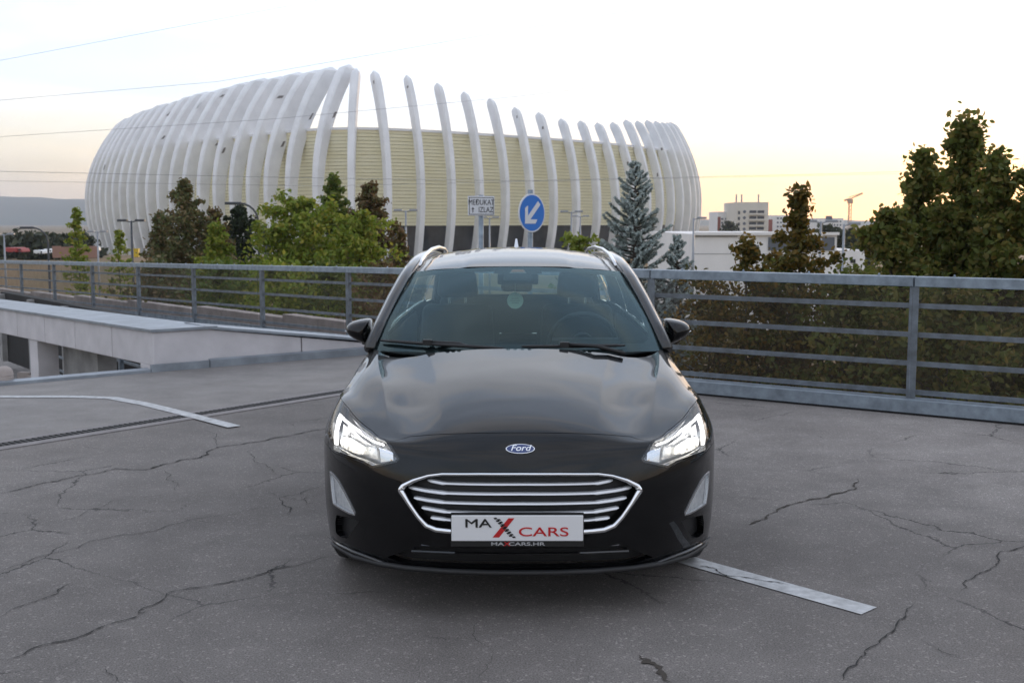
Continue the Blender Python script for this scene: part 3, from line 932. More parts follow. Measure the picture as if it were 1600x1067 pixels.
GR_O = [(813, 738.5), (750, 738.5), (690, 738.5), (668, 741), (644, 748.5), (626, 758), (622, 764), (634, 783), (650, 807), (663.5, 823), (680, 830.5), (701, 833), (750, 836), (813, 837)]
GR_I = [(813, 742), (750, 742), (692, 742), (670, 745), (649, 752), (634, 760.5), (631, 766), (641, 784), (656, 805), (669, 818), (684, 823.5), (703, 825.5), (750, 828), (813, 829)]
FOG = [(517, 736), (523, 741), (530, 750), (540, 768), (549, 785), (556.5, 801), (556, 805), (548, 803), (535, 796), (522, 787), (519, 765)]
POC = [(521, 800), (540, 806), (560, 813), (552, 826), (541, 842), (530, 838), (520, 832), (518, 815)]
LOW = [(813, 858), (740, 857), (655, 856), (632, 861), (606, 870), (622, 876), (640, 880), (700, 884), (813, 886)]
gr_o, gr_i, fog, poc, low = px(GR_O), px(GR_I), px(FOG), [(min(a, 6.25), b) for a, b in px([(527, 804), (545, 808), (561, 814), (553, 827), (543, 841), (532, 838), (526, 832), (525, 815)])], px(LOW)
fog = [(min(a, 6.95), b) for a, b in fog]
for L in (gr_o, gr_i, low):
    L[0] = (0.0, L[0][1]); L[-1] = (0.0, L[-1][1])
bump_outer = [(0.0, 0.0), (2, 0), (4, 0), (6.75, 0.0), (6.75, 1), (6.8, 2), (7.0, 3), (7.35, 4), (7.8, 4.65), (8.0, 4.82), (8.0, hl[13][1] - .06)] + \
    [hl[k] for k in range(13, 3, -1)] + seam[:-1] + [(0.0, seam[-1][1])]
# grille and lower intake touch the middle line, so they are notches of the half outline
def notch(outer_mid_from_top):
    return outer_mid_from_top
half = bump_outer[:]       # runs bottom middle -> side -> top middle; then down the middle with notches
half += [gr_o[0]] + gr_o[1:-1] + [gr_o[-1]] + [low[0]] + low[1:-1] + [low[-1]]
panel('bumper', inset(half, 0.010), [fog, poc], M['car_paint'], h=0.10, flange=0.03)

# black shell added behind the panels to stop light and darken the gaps
V0 = [(0, 0), (6.4, 0), (6.5, 2), (7.9, 4.9), (8, 5.5), (8, 10), (0, 10)]
panel('gap_shade_shell', V0, [], M['matt_black'], off=-0.085, flange=0, h=0.2)

# grille: chrome frame, backing, five bars
ring_h = [gr_o[0]] + gr_o[1:] + list(reversed(gr_i))
mid_ = [((a[0] + b[0]) / 2, (a[1] + b[1]) / 2) for a, b in zip(gr_o, gr_i)]
dq = []
for (a, b), (oa, ia), (ob, ib) in zip(zip(mid_[:-1], mid_[1:]), zip(gr_o[:-1], gr_i[:-1]), zip(gr_o[1:], gr_i[1:])):
    for k in range(6):
        f_ = k / 6
        o_ = S(*[oa[i] + (ob[i] - oa[i]) * f_ for i in (0, 1)]); i_ = S(*[ia[i] + (ib[i] - ia[i]) * f_ for i in (0, 1)])
        dq.append((Vector((o_ + i_) / 2 + np.array([0, -.004, 0])), max(.0055, float(np.linalg.norm(o_ - i_)) / 2)))
o_, i_ = S(*gr_o[-1]), S(*gr_i[-1]); dq.append((Vector((o_ + i_) / 2 + np.array([0, -.004, 0])), float(np.linalg.norm(o_ - i_)) / 2))
for q_ in (dq[0][0], dq[-1][0]): q_.x = 0.0
loop = dq + [(Vector((-p.x, p.y, p.z)), r_) for p, r_ in dq[-2:0:-1]]
MB().tube([p for p, r_ in loop] + [loop[0][0]], [r_ for p, r_ in loop] + [loop[0][1]], 10, cap=False, flat=1.0, upv=(0, 1, 0.001)).build('grille_frame', M['chrome'], car, True)
panel('grille_backing', gr_i, [], M['matt_black'], off=-0.05, flange=0, h=0.2)
BARS = [[(666, 750.5), (690, 755.5), (720, 756.5), (813, 757)], [(636, 762), (662, 767.5), (692, 771.5), (720, 772.5), (813, 773)],
        [(644, 779), (668, 783.5), (694, 787), (720, 788), (813, 789)], [(656.5, 795), (676, 798.5), (697, 802), (720, 803), (813, 804.5)],
        [(671, 811), (690, 813.5), (703, 815), (720, 816), (813, 817.5)]]
for bl in BARS:
    q = px(bl); q[-1] = (0.0, q[-1][1])
    dens = []
    for a, b in zip(q[:-1], q[1:]):
        dens += [(a[0] + (b[0] - a[0]) * k / 5, a[1] + (b[1] - a[1]) * k / 5) for k in range(5)]
    dens.append(q[-1])
    P_ = S([d[0] for d in dens], [d[1] for d in dens]); N_ = SN([d[0] for d in dens], [d[1] for d in dens])
    P_ = P_ - N_ * 0.018
    u_of = lambda k: abs(proj(P_[k])[0])
    path = []; hh = []
    for k in range(len(dens)):
        path.append(P_[k]); hh.append(0.0075 if u_of(k) > 118 else 0.0052)
    hh[0] = 0.002
    full = [Vector((p[0], p[1], p[2])) for p in path] + [Vector((-p[0], p[1], p[2])) for p in path[-2::-1]]
    hh = hh + hh[-2::-1]
    mb = MB()
    n0 = 0
    for p, r in zip(full, hh):
        mb.v += [(p.x, p.y + .006, p.z + r), (p.x, p.y - .001, p.z + r * .6), (p.x, p.y - .005, p.z - r * .5), (p.x, p.y, p.z - r), (p.x, p.y + .025, p.z - r * .7), (p.x, p.y + .025, p.z + r * .7)]
    for k in range(len(full) - 1):
        for e in range(6):
            a, b = k * 6 + e, k * 6 + (e + 1) % 6
            mb.f.append((a, b, b + 6, a + 6))
    mb.f += [tuple(range(6)), tuple(range((len(full) - 1) * 6, len(full) * 6))]
    solid_smooth(mb.build('grille_bar', M['bar'], car), 35)

# lower intake with louvres, side pockets
panel('lower_intake', low, [], M['matt_black'], off=-0.045, flange=0, h=0.2)
for v, w in ((864, 0.40), (874, 0.44)):
    z = CAM_H - (v - 348) / FPX * (CAR_Y + .05)
    mb = MB()
    mb.tube([(-w, .075, z), (-w * .6, .05, z), (0, .035, z), (w * .6, .05, z), (w, .075, z)], .006, 6)
    mb.build('louvre', M['gloss_black'], car)
panel('air_pocket', poc, [], M['matt_black'], off=-0.035, flange=-0.034, h=0.1, mirror='pair')
# front splitter lip and the line above it
lipq = px([(519, 838), (535, 850), (556, 860), (586, 871), (615, 882), (642, 890), (700, 893), (760, 894)]) 
lp = [S(*q) for q in lipq]; lpn = [SN(*q) for q in lipq]
lp = [Vector(p + n * .010) for p, n in zip(lp, lpn)]
lp_full = lp + [Vector((0, lp[-1].y - .004, lp[-1].z - .001))] + [Vector((-p.x, p.y, p.z)) for p in reversed(lp)]
MB().tube(lp_full, [.004, .008] + [.011] * (len(lp_full) - 4) + [.008, .004], 8, flat=0.7).build('splitter_lip', M['gloss_black'], car, True)
lq = px([(517, 852), (530, 864), (560, 876), (600, 888), (640, 896), (700, 899), (760, 900)])
lp = [Vector(S(q[0], max(q[1], 0.02)) + SN(q[0], max(q[1], .02)) * .014) for q in lq]
lp_full = lp + [Vector((0, lp[-1].y - .004, lp[-1].z))] + [Vector((-p.x, p.y, p.z)) for p in reversed(lp)]
MB().tube(lp_full, [.004, .009] + [.014] * (len(lp_full) - 4) + [.009, .004], 8, flat=0.9).build('splitter_edge', M['matt_black'], car, True)

# headlights: bowl, lamps, light strip, clear lens
hl_in = inset(hl, 0.03)
lens = panel('headlight', inset(hl, 0.012), [], M['lens'], off=0.0, flange=0.0, h=0.10, mirror='pair')
panel('headlight_housing', hl, [], M['alloy'], off=-0.055, flange=-0.05, h=0.12, mirror='pair', parent=lens)
panel('headlight_rim', inset(hl, 0.004) , [inset(hl, 0.10)], M['gloss_black'], off=-0.004, flange=0.02, h=0.08, mirror='pair', parent=lens)
STRIP = [(529, 643), (534, 647), (562, 668), (598, 690), (596, 692.5), (574, 679.5), (548, 662), (530, 650), (526.5, 660), (523.5, 680), (522, 695), (519.5, 693), (521.5, 668), (525.5, 650)]
panel('light_strip', px(STRIP), [], M['led'], off=-0.012, flange=0.01, h=0.08, mirror='pair', parent=lens)
LAMP = [(526, 679), (535, 676), (549, 683), (558, 691), (562, 702), (560, 709), (550, 709), (534, 703), (524, 697), (523, 687)]
panel('low_beam', px(LAMP), [], M['lamp_lit'], off=-0.03, flange=0.01, h=0.1, mirror='pair', parent=lens)
CELLS = [[(529, 655), (545, 665), (560, 676), (563, 684), (552, 677), (536, 670), (527, 674)],
         [(564, 676), (580, 687), (581, 718), (566, 714), (566, 694)], [(583, 689), (593, 694), (606, 704), (606, 719), (584, 722)]]
for i, c in enumerate(CELLS):
    panel('reflector', inset(px(c), 0.01), [], M['lamp_soft'] if i < 2 else M['chrome'], off=-0.036 - .004 * i, flange=0.012, h=0.1, mirror='pair', parent=lens)
panel('reflector_edge', inset(px([(523, 699), (545, 711), (566, 718), (584, 725), (604, 722), (618, 717), (606, 724), (582, 729), (560, 720), (530, 708)]), 0.003), [], M['chrome'], off=-0.02, flange=0.01, h=0.1, mirror='pair', parent=lens)

# fog lamps
fl = panel('fog_lamp', inset(fog, 0.03), [], M['lens'], off=-0.004, flange=0, h=0.08, mirror='pair')
panel('bezel', fog, [inset(fog, 0.06)], M['satin'], off=0.003, flange=0.02, h=0.05, mirror='pair', parent=fl)
frost = mat('ribbed_reflector', (0.88, 0.91, 0.94), 0.35, 0.0, var=0.25, scale=45)
panel('reflector', fog, [], frost, off=-0.014, flange=-0.012, h=0.08, mirror='pair', parent=fl)

# number plate with its holder and print
pz = CAM_H - (833 - 348) / FPX * (CAR_Y - .03)
py = -0.035
pl = bevel(MB().box(-.272, .248, py, py + .006, pz - .052, pz + .052).build('number_plate', M['plate'], car), .004)
MB().box(-.275, .251, py + .007, py + .03, pz - .075, pz + .056).build('plate_holder', M['plate_black'], pl)
def on_plate(o, u, v, dy=-.0012):
    k = (CAR_Y + py) / FPX
    o.location = ((u - 813) * k, py + dy, CAM_H - (v - 348) * k * 1.0)
    o.rotation_euler = (math.pi / 2, 0, 0)
for q_ in (-1, 0, 1):
    t = text_obj('print_black', 'MA', .048, M['plate_black'], pl, sx=1.55); on_plate(t, 745 + .35 * q_, 826 + .25 * q_, -.0012 - .0003 * q_)
t = text_obj('print_red', 'CARS', .051, M['plate_red'], pl, sx=1.62, bold=.0003); on_plate(t, 850, 840)
k = (CAR_Y + py) / FPX
U = lambda u, v, d=.0012: ((u - 813) * k, py - d, CAM_H - (v - 348) * k)
MB().prism([U(794, 817), U(803.5, 817), U(779, 848.5), U(768.5, 848.5)], (0, .001, 0)).build('print_red', M['plate_red'], pl)
mb = MB()
for i in range(8):
    for j in (0, 1):
        c = 770 + 3.4 * i + 5.6 * j; vv = 817 + 4.05 * i
        sh = 1.6 if j else -0.6
        mb.prism([U(c, vv + sh, .0022), U(c + 4.6, vv + sh - .6, .0022), U(c + 6.4, vv + sh + 1.9, .0022), U(c + 1.8, vv + sh + 2.5, .0022)], (0, .001, 0))
mb.build('print_tread', M['plate_black'], pl)
for s, u, m_ in (('MA', 776, 'silver_print'), ('X', 791.5, 'plate_red'), ('CARS.HR', 823, 'silver_print')):
    t = text_obj('holder_print', s, .0185 if s != 'X' else .023, M[m_], pl, sx=1.95 if s != 'X' else 1.5, bold=.0003); on_plate(t, u, 860, .0052)

# emblem
ez = CAM_H - (702 - 348) / FPX * (CAR_Y + .03)
sE, tE = st(813, 702)
pE = S(0.0, tE); nE = SN(0.0, tE)
em = empty('emblem', tuple(pE + nE * .004)); em.parent = car
tilt = math.atan2(nE[2], -nE[1])
em.rotation_euler = (-tilt, 0, 0)
def oval(rx, rz, y0, y1, n=40):
    mb = MB()
    a = [(rx * math.cos(2 * math.pi * k / n), y0, rz * math.sin(2 * math.pi * k / n)) for k in range(n)]
    return mb.prism(a, (0, y1 - y0, 0))
oval(.058, .0205, -.004, .004).build('oval_rim', M['chrome'], em)
oval(.0545, .0178, -.0055, 0).build('oval_field', M['emblem_blue'], em)
t = text_obj('lettering', 'Ford', .036, M['chrome'], em, sx=1.15, shear=.28, bold=.0002, extrude=.0006)
t.location = (0, -.0062, .0015); t.rotation_euler = (math.pi / 2, 0, 0)

# ---- side surface
YT = [.80, .86, .95, 1.08, 1.27, 1.45, 2.0, 3.0, 4.0, 4.5, 4.62]
XT = [.86, .845, .82, .80, .785, .77, .785, .785, .745, .68, .65]
ZT = [.775, .79, .822, .862, .895, .94, .955, .975, .995, 1.0, 1.0]
WY = [.5, .9, 1.5, 2.5, 3.6, 4.2, 4.55, 4.66]; WX = [.87, .906, .905, .905, .908, .885, .80, .70]
def side(y, z):
    y = np.asarray(y, float); z = np.asarray(z, float)
    w = np.interp(y, WY, WX); xt = np.interp(y, YT, XT); zt = np.interp(y, YT, ZT)
    up = np.clip((z - .62) / np.maximum(zt - .62, .05), 0, 1.2)
    dn = np.clip((.62 - z) / .4, 0, 1.2)
    x = w - (w - xt) * up ** 2 - .055 * dn ** 2
    x -= .012 * np.exp(-((z - .50) / .07) ** 2) * ((y > 1.3) & (y < 3.5))
    return x
def arch(cy, r0=.365, cz=.325, n=18, z0=.22):
    a0 = math.acos(max(-1, min(1, (z0 - cz) / r0)))
    return [(cy + r0 * math.sin(a), cz + r0 * math.cos(a)) for a in np.linspace(a0, -a0, n)]
FA, RA = .94, 3.60
arF = [p for p in arch(FA) if p[0] >= .88]
poly = [(.88, .69), (.875, .74), (.86, .79), (.95, .822), (1.08, .862), (1.27, .895), (1.45, .94), (2.0, .955), (3.0, .975), (4.0, .995), (4.5, 1.0), (4.6, .9), (4.64, .6), (4.58, .3), (4.4, .24)]
poly += arch(RA) + [(RA - .42, .2), (1.3, .2)] + arF
def side_panel(name, poly, m, h=.07, off=0.0, flange=.02):
    V, F, bed = tri_patch(poly, [], h)
    for sg in (1, -1):
        vs = [(sg * (float(side(y, z)) + off), y, z) for y, z in V]
        fs = [tuple(int(i) for i in f) for f in F]
        ring = {}
        for a, b in bed:
            for q in (a, b):
                if q not in ring:
                    ring[q] = len(vs); vs.append((vs[q][0] - sg * flange, vs[q][1], vs[q][2]))
            fs.append((int(b), int(a), ring[a], ring[b]))
        if sg < 0: fs = [tuple(reversed(f)) for f in fs]
        solid_smooth(mesh_obj(name, vs, fs, m, car, True), 50)
fr = [p for p in poly if p[0] < 1.40 and p[1] > .2][:6]
front_wing = [(.88, .69), (.875, .74), (.86, .79), (.95, .822), (1.08, .862), (1.27, .895), (1.405, .93), (1.36, .6), (1.34, .2), (1.3, .2)] + arF[:]
side_panel('front_wing', front_wing, M['car_paint'])
door1 = [(1.411, .932), (2.0, .955), (2.42, .963), (2.42, .23), (1.348, .23), (1.366, .6)]
door2 = [(2.427, .963), (3.0, .975), (3.38, .982), (3.36, .75), (3.18, .60), (3.12, .23), (2.427, .23)]
rear = [(3.387, .982), (4.0, .995), (4.5, 1.0), (4.6, .9), (4.64, .6), (4.58, .3), (4.4, .24)] + arch(RA) + [(3.127, .2), (3.187, .60), (3.367, .75)]
side_panel('front_door', door1, M['car_paint'])
side_panel('rear_door', door2, M['car_paint'])
side_panel('rear_quarter', rear, M['car_paint'])
side_panel('sill', [(1.3, .225), (3.15, .225), (3.15, .17), (1.3, .17)], M['matt_black'], .1, -.01)
for sg in (1, -1):
    for y in (2.28, 3.26):
        x = float(side(y, .80)) + .022
        MB().tube([(sg * (x - .02), y - .09, .80), (sg * x, y - .07, .803), (sg * x, y + .07, .806), (sg * (x - .02), y + .09, .806)], .011, 8).build('door_handle', M['car_paint'], car, True)
# tail
MB().grid(lambda u, v: ((2 * u - 1) * float(np.interp(v, [0, .4, 1], [.74, .79, .66])), 4.62 + .05 * (1 - (2 * u - 1) ** 2) - .06 * abs(v - .4), .28 + .74 * v), 16, 10).build('tailgate', M['car_paint'], car, True)
MB().box(-.66, .66, .45, 4.5, .20, .23).build('underbody', M['matt_black'], car)

# ---- greenhouse
def wind(u, v, off=0.0):
    """windscreen surface: u -1..1, v 0 bottom .. 1 top"""
    a = abs(u)
    bx, by, bz = .752 * u, 1.125 + .30 * a ** 2.2, .962 - .022 * a * a
    tx, ty, tz = .588 * u, 1.985 + .12 * a ** 2.2, 1.354 - .034 * a * a
    q = v
    x, y, z = bx + (tx - bx) * q, by + (ty - by) * q, bz + (tz - bz) * q
    k = 4 * q * (1 - q) * .022
    return (x, y - (k + off) * .45, z + (k + off) * .9)
ws = MB().grid(lambda u, v: wind(2 * u - 1, v), 30, 16).build('windshield', M['windshield'], car, True)
# printed black border
mb = MB()
def band(u0, u1, v0, v1, nu, nv):
    mb.grid(lambda a, b: wind(u0 + (u1 - u0) * a, v0 + (v1 - v0) * b, -.004), nu, nv)
band(-1, 1, 0, .085, 30, 2); band(-1, 1, .955, 1, 30, 2); band(-1, -.955, .085, .955, 2, 14); band(.955, 1, .085, .955, 2, 14)
band(-.13, .13, .80, .955, 6, 4); band(-.22, .22, .90, .955, 6, 3)
# rounded lower corners of the clear area
for sg in (-1, 1):
    mb.add([wind(sg * .955, .085, -.004), wind(sg * .87, .085, -.004), wind(sg * .925, .12, -.004), wind(sg * .955, .20, -.004)], [(0, 1, 2, 3)])
mb.build('black_border', M['matt_black'], ws, True)
FRAME = [(.772, 1.43, .945), (.735, 1.62, 1.060), (.690, 1.82, 1.180), (.648, 2.0, 1.278), (.622, 2.13, 1.328), (.606, 2.4, 1.368), (.598, 2.8, 1.388), (.592, 3.4, 1.385), (.575, 3.95, 1.355), (.55, 4.35, 1.28)]
for sg in (-1, 1):
    MB().tube([(sg * x, y, z) for x, y, z in FRAME], [.030, .032, .032, .032, .034, .036, .036, .036, .038, .04], 10, flat=.8).build('pillar', M['gloss_black'], car, True)
    # painted outer strip of the front pillar and roof side
    MB().tube([(sg * (x + .014), y + .035, z + .006) for x, y, z in FRAME], [.022] * len(FRAME), 8).build('roof_side', M['car_paint'], car, True)
def roof(u, v, off=0):
    a = abs(2 * u - 1)
    y0 = 1.985 + .12 * a ** 2.2
    y = y0 + (4.42 - y0) * v
    zc = np.interp(y, [1.98, 2.1, 2.25, 2.5, 2.8, 3.2, 3.8, 4.42], [1.354, 1.378, 1.399, 1.424, 1.437, 1.437, 1.412, 1.355])
    hw = np.interp(y, [2.0, 2.2, 2.6, 3.4, 4.42], [.588, .592, .585, .575, .55])
    rib = .007 * (1 / (1 + math.exp((a - .52) * 60)))
    return ((2 * u - 1) * hw, y, zc - .036 * a * a - .022 * a ** 6 + rib - .007 + off)
MB().grid(lambda u, v: roof(u, v), 60, 40).build('roof', M['car_paint'], car, True)
MB().grid(lambda u, v: roof(u, v, -.03), 20, 20).build('headliner', M['headliner'], car, True)
for sg in (-1, 1):
    pts = [(.566, 2.13, 1.352), (.562, 2.22, 1.378), (.555, 2.42, 1.408), (.545, 2.8, 1.430), (.538, 3.4, 1.432), (.53, 3.95, 1.408), (.525, 4.2, 1.37)]
    MB().tube([(sg * x, y, z) for x, y, z in pts], [.008, .009, .010, .010, .010, .009, .008], 10, flat=1.3).build('roof_rail', M['satin'], car, True)
    # side windows
    belt = lambda y: (float(np.interp(y, YT, XT)) - .012, y, float(np.interp(y, YT, ZT)) + .004)
    fx = [p[1] for p in FRAME]
    top = lambda y: (float(np.interp(y, fx, [p[0] for p in FRAME])), y, float(np.interp(y, fx, [p[2] for p in FRAME])))
    for y0, y1 in ((1.50, 2.40), (2.46, 3.30), (3.36, 4.15)):
        def g(u, v):
            y = y0 + (y1 - y0) * u
            a, b = belt(y), top(y)
            return (sg * (a[0] + (b[0] - a[0]) * v + .02 * math.sin(math.pi * v)), y, a[2] + (b[2] - a[2]) * v)
        MB().grid(g, 8, 5).build('side_window', M['side_glass'], car, True)
    for y in (2.43, 3.33, 4.22):
        a, b = belt(y), top(y)
        w = .05 if y < 4 else .16
        mb = MB()
        mb.grid(lambda u, v: (sg * (a[0] + (b[0] - a[0]) * v + .02 * math.sin(math.pi * v) + .004), y + (u - .5) * w, a[2] + (b[2] - a[2]) * v), 2, 6)
        mb.build('pillar', M['gloss_black'], car, True)
    MB().tube([(sg * (belt(y)[0] + .008), y, belt(y)[2] + .002) for y in np.linspace(1.47, 4.3, 20)], .009, 6).build('belt_trim', M['gloss_black'], car, True)
# rear window frame and glass
MB().grid(lambda u, v: ((2 * u - 1) * (.60 - .06 * v), 4.56 - .14 * v, 1.02 + .30 * v), 8, 4).build('rear_window', M['side_glass'], car, True)
for sg in (-1, 1):
    MB().tube([(sg * .63, 4.56, 1.0), (sg * .57, 4.40, 1.33)], .045, 8).build('rear_pillar', M['car_paint'], car, True)
# fin aerial
MB().prism([(-.022, 4.12, 1.385), (.022, 4.12, 1.385), (.006, 4.22, 1.478), (-.006, 4.22, 1.478)], (0, .06, 0)).build('fin_aerial', M['satin'], car)
# cowl and wipers
MB().grid(lambda u, v: ((2 * u - 1) * .745, 1.105 + .335 * abs(2 * u - 1) ** 2.2 + .06 * v - .01, .948 - .02 * abs(2 * u - 1) ** 2 - .015 * v), 20, 2).build('cowl', M['matt_black'], car, True)
def wiper(u0, u1, v0, v1):
    pts = [Vector(wind(u0 + (u1 - u0) * k / 10, v0 + (v1 - v0) * k / 10, .018)) for k in range(11)]
    w = MB().tube(pts, [.006] + [.009] * 9 + [.005], 6).build('wiper', M['matt_black'], car, True)
    m_ = pts[4]
    MB().tube([(m_.x + .30, 1.16, .955), (m_.x + .16, m_.y - .03, m_.z + .004), m_ + Vector((0, -.008, .012))], [.012, .011, .008], 6).build('wiper_arm', M['matt_black'], w, True)
    MB().box(m_.x - .02, m_.x + .025, m_.y - .022, m_.y + .01, m_.z - .004, m_.z + .022).build('wiper_clip', M['matt_black'], w)
wiper(-.965, -.10, .075, .015)
wiper(.02, .72, .03, .035)
# mirrors
MIR = [(541.5, 513), (545, 507), (552, 502), (566, 498.5), (579, 497), (583.5, 500), (585, 512), (586, 528), (584, 537), (579, 540), (566, 535), (553, 528), (545, 522)]
ky = (CAR_Y + 1.74) / FPX
mp = [((813 - u) * ky, CAM_H - (v - 348) * ky) for u, v in MIR]
cx, cz = sum(p[0] for p in mp) / len(mp), sum(p[1] for p in mp) / len(mp)
for sg in (-1, 1):
    mb = MB()
    rings = [(.0, -.085), (.45, -.080), (.75, -.062), (.92, -.035), (1.0, 0.0), (1.0, .05), (.96, .075)]
    n = len(mp)
    for sc, dy in rings:
        mb.v += [(sg * (cx + (x - cx) * sc), 1.74 + dy + (.03 if sc < .5 else 0) * 0, cz + (z - cz) * sc) for x, z in mp]
    for r in range(len(rings) - 1):
        for q in range(n):
            a, b = r * n + q, r * n + (q + 1) % n
            mb.f.append((a, b, b + n, a + n) if sg > 0 else (b, a, a + n, b + n))
    ho = mb.build('door_mirror', M['car_paint'], car, True)
    mdf = ho.modifiers.new('subsurf', 'SUBSURF'); mdf.levels = mdf.render_levels = 2
    MB().add([(sg * (cx + (x - cx) * .93), 1.815, cz + (z - cz) * .93) for x, z in mp], [tuple(range(n))]).build('mirror_glass', M['chrome'], ho)
    lo = [((813 - u) * ky, CAM_H - (v - 348) * ky) for u, v in ((542, 517), (556, 522), (572, 525), (585, 524))]
    MB().tube([(sg * (x + .002), 1.74 - .052 + .05 * abs((x - cx) / .08) ** 2, z) for x, z in lo], [.003, .004, .004, .003], 6).build('indicator', M['satin'], ho, True)
    MB().tube([(sg * .845, 1.75, .955), (sg * .80, 1.74, .945), (sg * .76, 1.73, .95)], [.028, .026, .03], 8, flat=.7).build('mirror_foot', M['gloss_black'], ho, True)

# ---- interior
MB().grid(lambda u, v: ((2 * u - 1) * .72, 1.20 + .30 * abs(2 * u - 1) ** 2 + v * (.55 - .3 * abs(2 * u - 1) ** 2), .925 + .02 * math.sin(v * 3) - .25 * max(0, v - .8) * 2), 20, 10).build('dashboard', M['interior'], car, True)
MB().box(-.10, .10, 1.62, 1.66, .90, 1.01).build('centre_screen', M['gloss_black'], car)
MB().box(.22, .54, 1.58, 1.66, .90, .985).build('instrument_hood', M['interior'], car)
stw = empty('steering_wheel', (.36, 1.86, .93)); stw.parent = car; stw.rotation_euler = (R(-68), 0, 0)
ringp = [(.185 * math.cos(a), .185 * math.sin(a), 0) for a in np.linspace(0, 2 * math.pi, 41)]
MB().tube(ringp, .014, 8, cap=False).build('rim', M['interior'], stw, True)
MB().box(-.17, .17, -.03, .03, -.02, .015).build('spoke', M['interior'], stw)
MB().lathe([(0, .03), (.06, .025), (.07, -.02)], 20).build('hub', M['interior'], stw, True)
def seat(x, y, w, name):
    r = empty(name, (x, y, 0)); r.parent = car
    def pad(nm, x0, x1, y0, y1, z0, z1, lean=0):
        o = MB().hexa([(x0, y0, z0), (x1, y0, z0), (x1, y1, z0), (x0, y1, z0), (x0 * .85, y0 + lean, z1), (x1 * .85, y0 + lean, z1), (x1 * .85, y1 + lean, z1), (x0 * .85, y1 + lean, z1)]).build(nm, M['fabric'], r)
        bevel(o, .04, 3); solid_smooth(o, 60)
    pad('cushion', -w, w, -.45, .10, .42, .56)
    pad('backrest', -w, w, .05, .18, .54, 1.10, .14)
    if w < .4:
        pad('headrest', -.13, .13, .21, .30, 1.14, 1.31, .02)
        for q in (-.05, .05):
            MB().tube([(q, .25, 1.08), (q, .255, 1.18)], .007, 6).build('headrest_rod', M['chrome'], r)
    else:
        for q in (-.42, 0, .42):
            o = MB().box(q - .11, q + .11, .22, .30, 1.12, 1.25).build('headrest', M['fabric'], r); bevel(o, .03, 3)
seat(-.37, 2.32, .25, 'front_seat'); seat(.37, 2.32, .25, 'front_seat'); seat(0, 3.25, .62, 'rear_seat')
for sg in (-1, 1):
    MB().grid(lambda u, v: (sg * (.80 - .03 * v), 1.45 + 3.0 * u, .25 + .68 * v), 6, 3).build('door_lining', M['interior'], car)
MB().box(-.78, .78, 1.2, 4.5, .26, .30).build('cabin_floor', M['interior'], car)
# rear-view mirror with sensor housing and hanging card
o = MB().box(-.115, .115, 1.93, 1.95, 1.255, 1.315).build('rear_view_mirror', M['matt_black'], car); bevel(o, .015, 3)
MB().prism([(-.05, 1.90, 1.318), (.05, 1.90, 1.318), (.03, 1.92, 1.338), (-.03, 1.92, 1.338)], (0, .02, 0)).build('sensor_pod', M['headliner'], car)
fr_ = empty('air_freshener', (-.015, 1.93, 1.165)); fr_.parent = car
MB().lathe([(0, -.002), (.046, -.002), (.046, .002), (0, .002)], 28, axis='y').build('card', M['tag_green'], fr_)
mb = MB()
for q, w in ((.012, .022), (0, .028), (-.012, .02)):
    mb.box(-w, w, -.0035, -.0022, q - .0015, q + .0015)
mb.build('card_print', mat('card_print', (.30, .42, .32), .6), fr_)
MB().tube([(0, 0, .046), (0, 0.005, .10)], .0012, 5).build('string', M['tag_green'], fr_)

# ---- wheels
def wheel(x, y, sg):
    w = empty('wheel', (x, y, .325)); w.parent = car
    MB().lathe([(.215, -.095), (.25, -.10), (.30, -.10), (.318, -.085), (.325, -.05), (.325, .05), (.318, .085), (.30, .10), (.25, .10), (.215, .095)], 40, axis='x').build('tyre', M['rubber'], w, True)
    MB().lathe([(.215, -.09), (.20, -.07), (.195, 0), (.20, .07), (.215, .09)], 32, axis='x').build('rim', M['alloy'], w, True)
    for k in range(10):
        a = 2 * math.pi * k / 10
        MB().beam((sg * .06, .05 * math.cos(a), .05 * math.sin(a)), (sg * .075, .205 * math.cos(a), .205 * math.sin(a)), .03, .025, up=(1, 0, 0)).build('spoke', M['alloy'], w)
    MB().lathe([(0, .078), (.03, .077), (.06, .065), (.065, .03)] if sg > 0 else [(0, -.078), (.03, -.077), (.06, -.065), (.065, -.03)], 16, axis='x').build('hub_cap', M['alloy'], w, True)
    MB().lathe([(0, 0), (.15, .0), (.15, .02), (0, .02)], 24, axis='x').build('brake_disc', M['satin'], w)
for y in (FA, RA):
    for sg in (-1, 1):
        wheel(sg * .765, y, sg)
        MB().grid(lambda u, v: (sg * (.62 + .24 * v), y + .36 * math.cos(math.pi * u), .325 + .36 * math.sin(math.pi * u)), 16, 2).build('arch_liner', M['matt_black'], car)
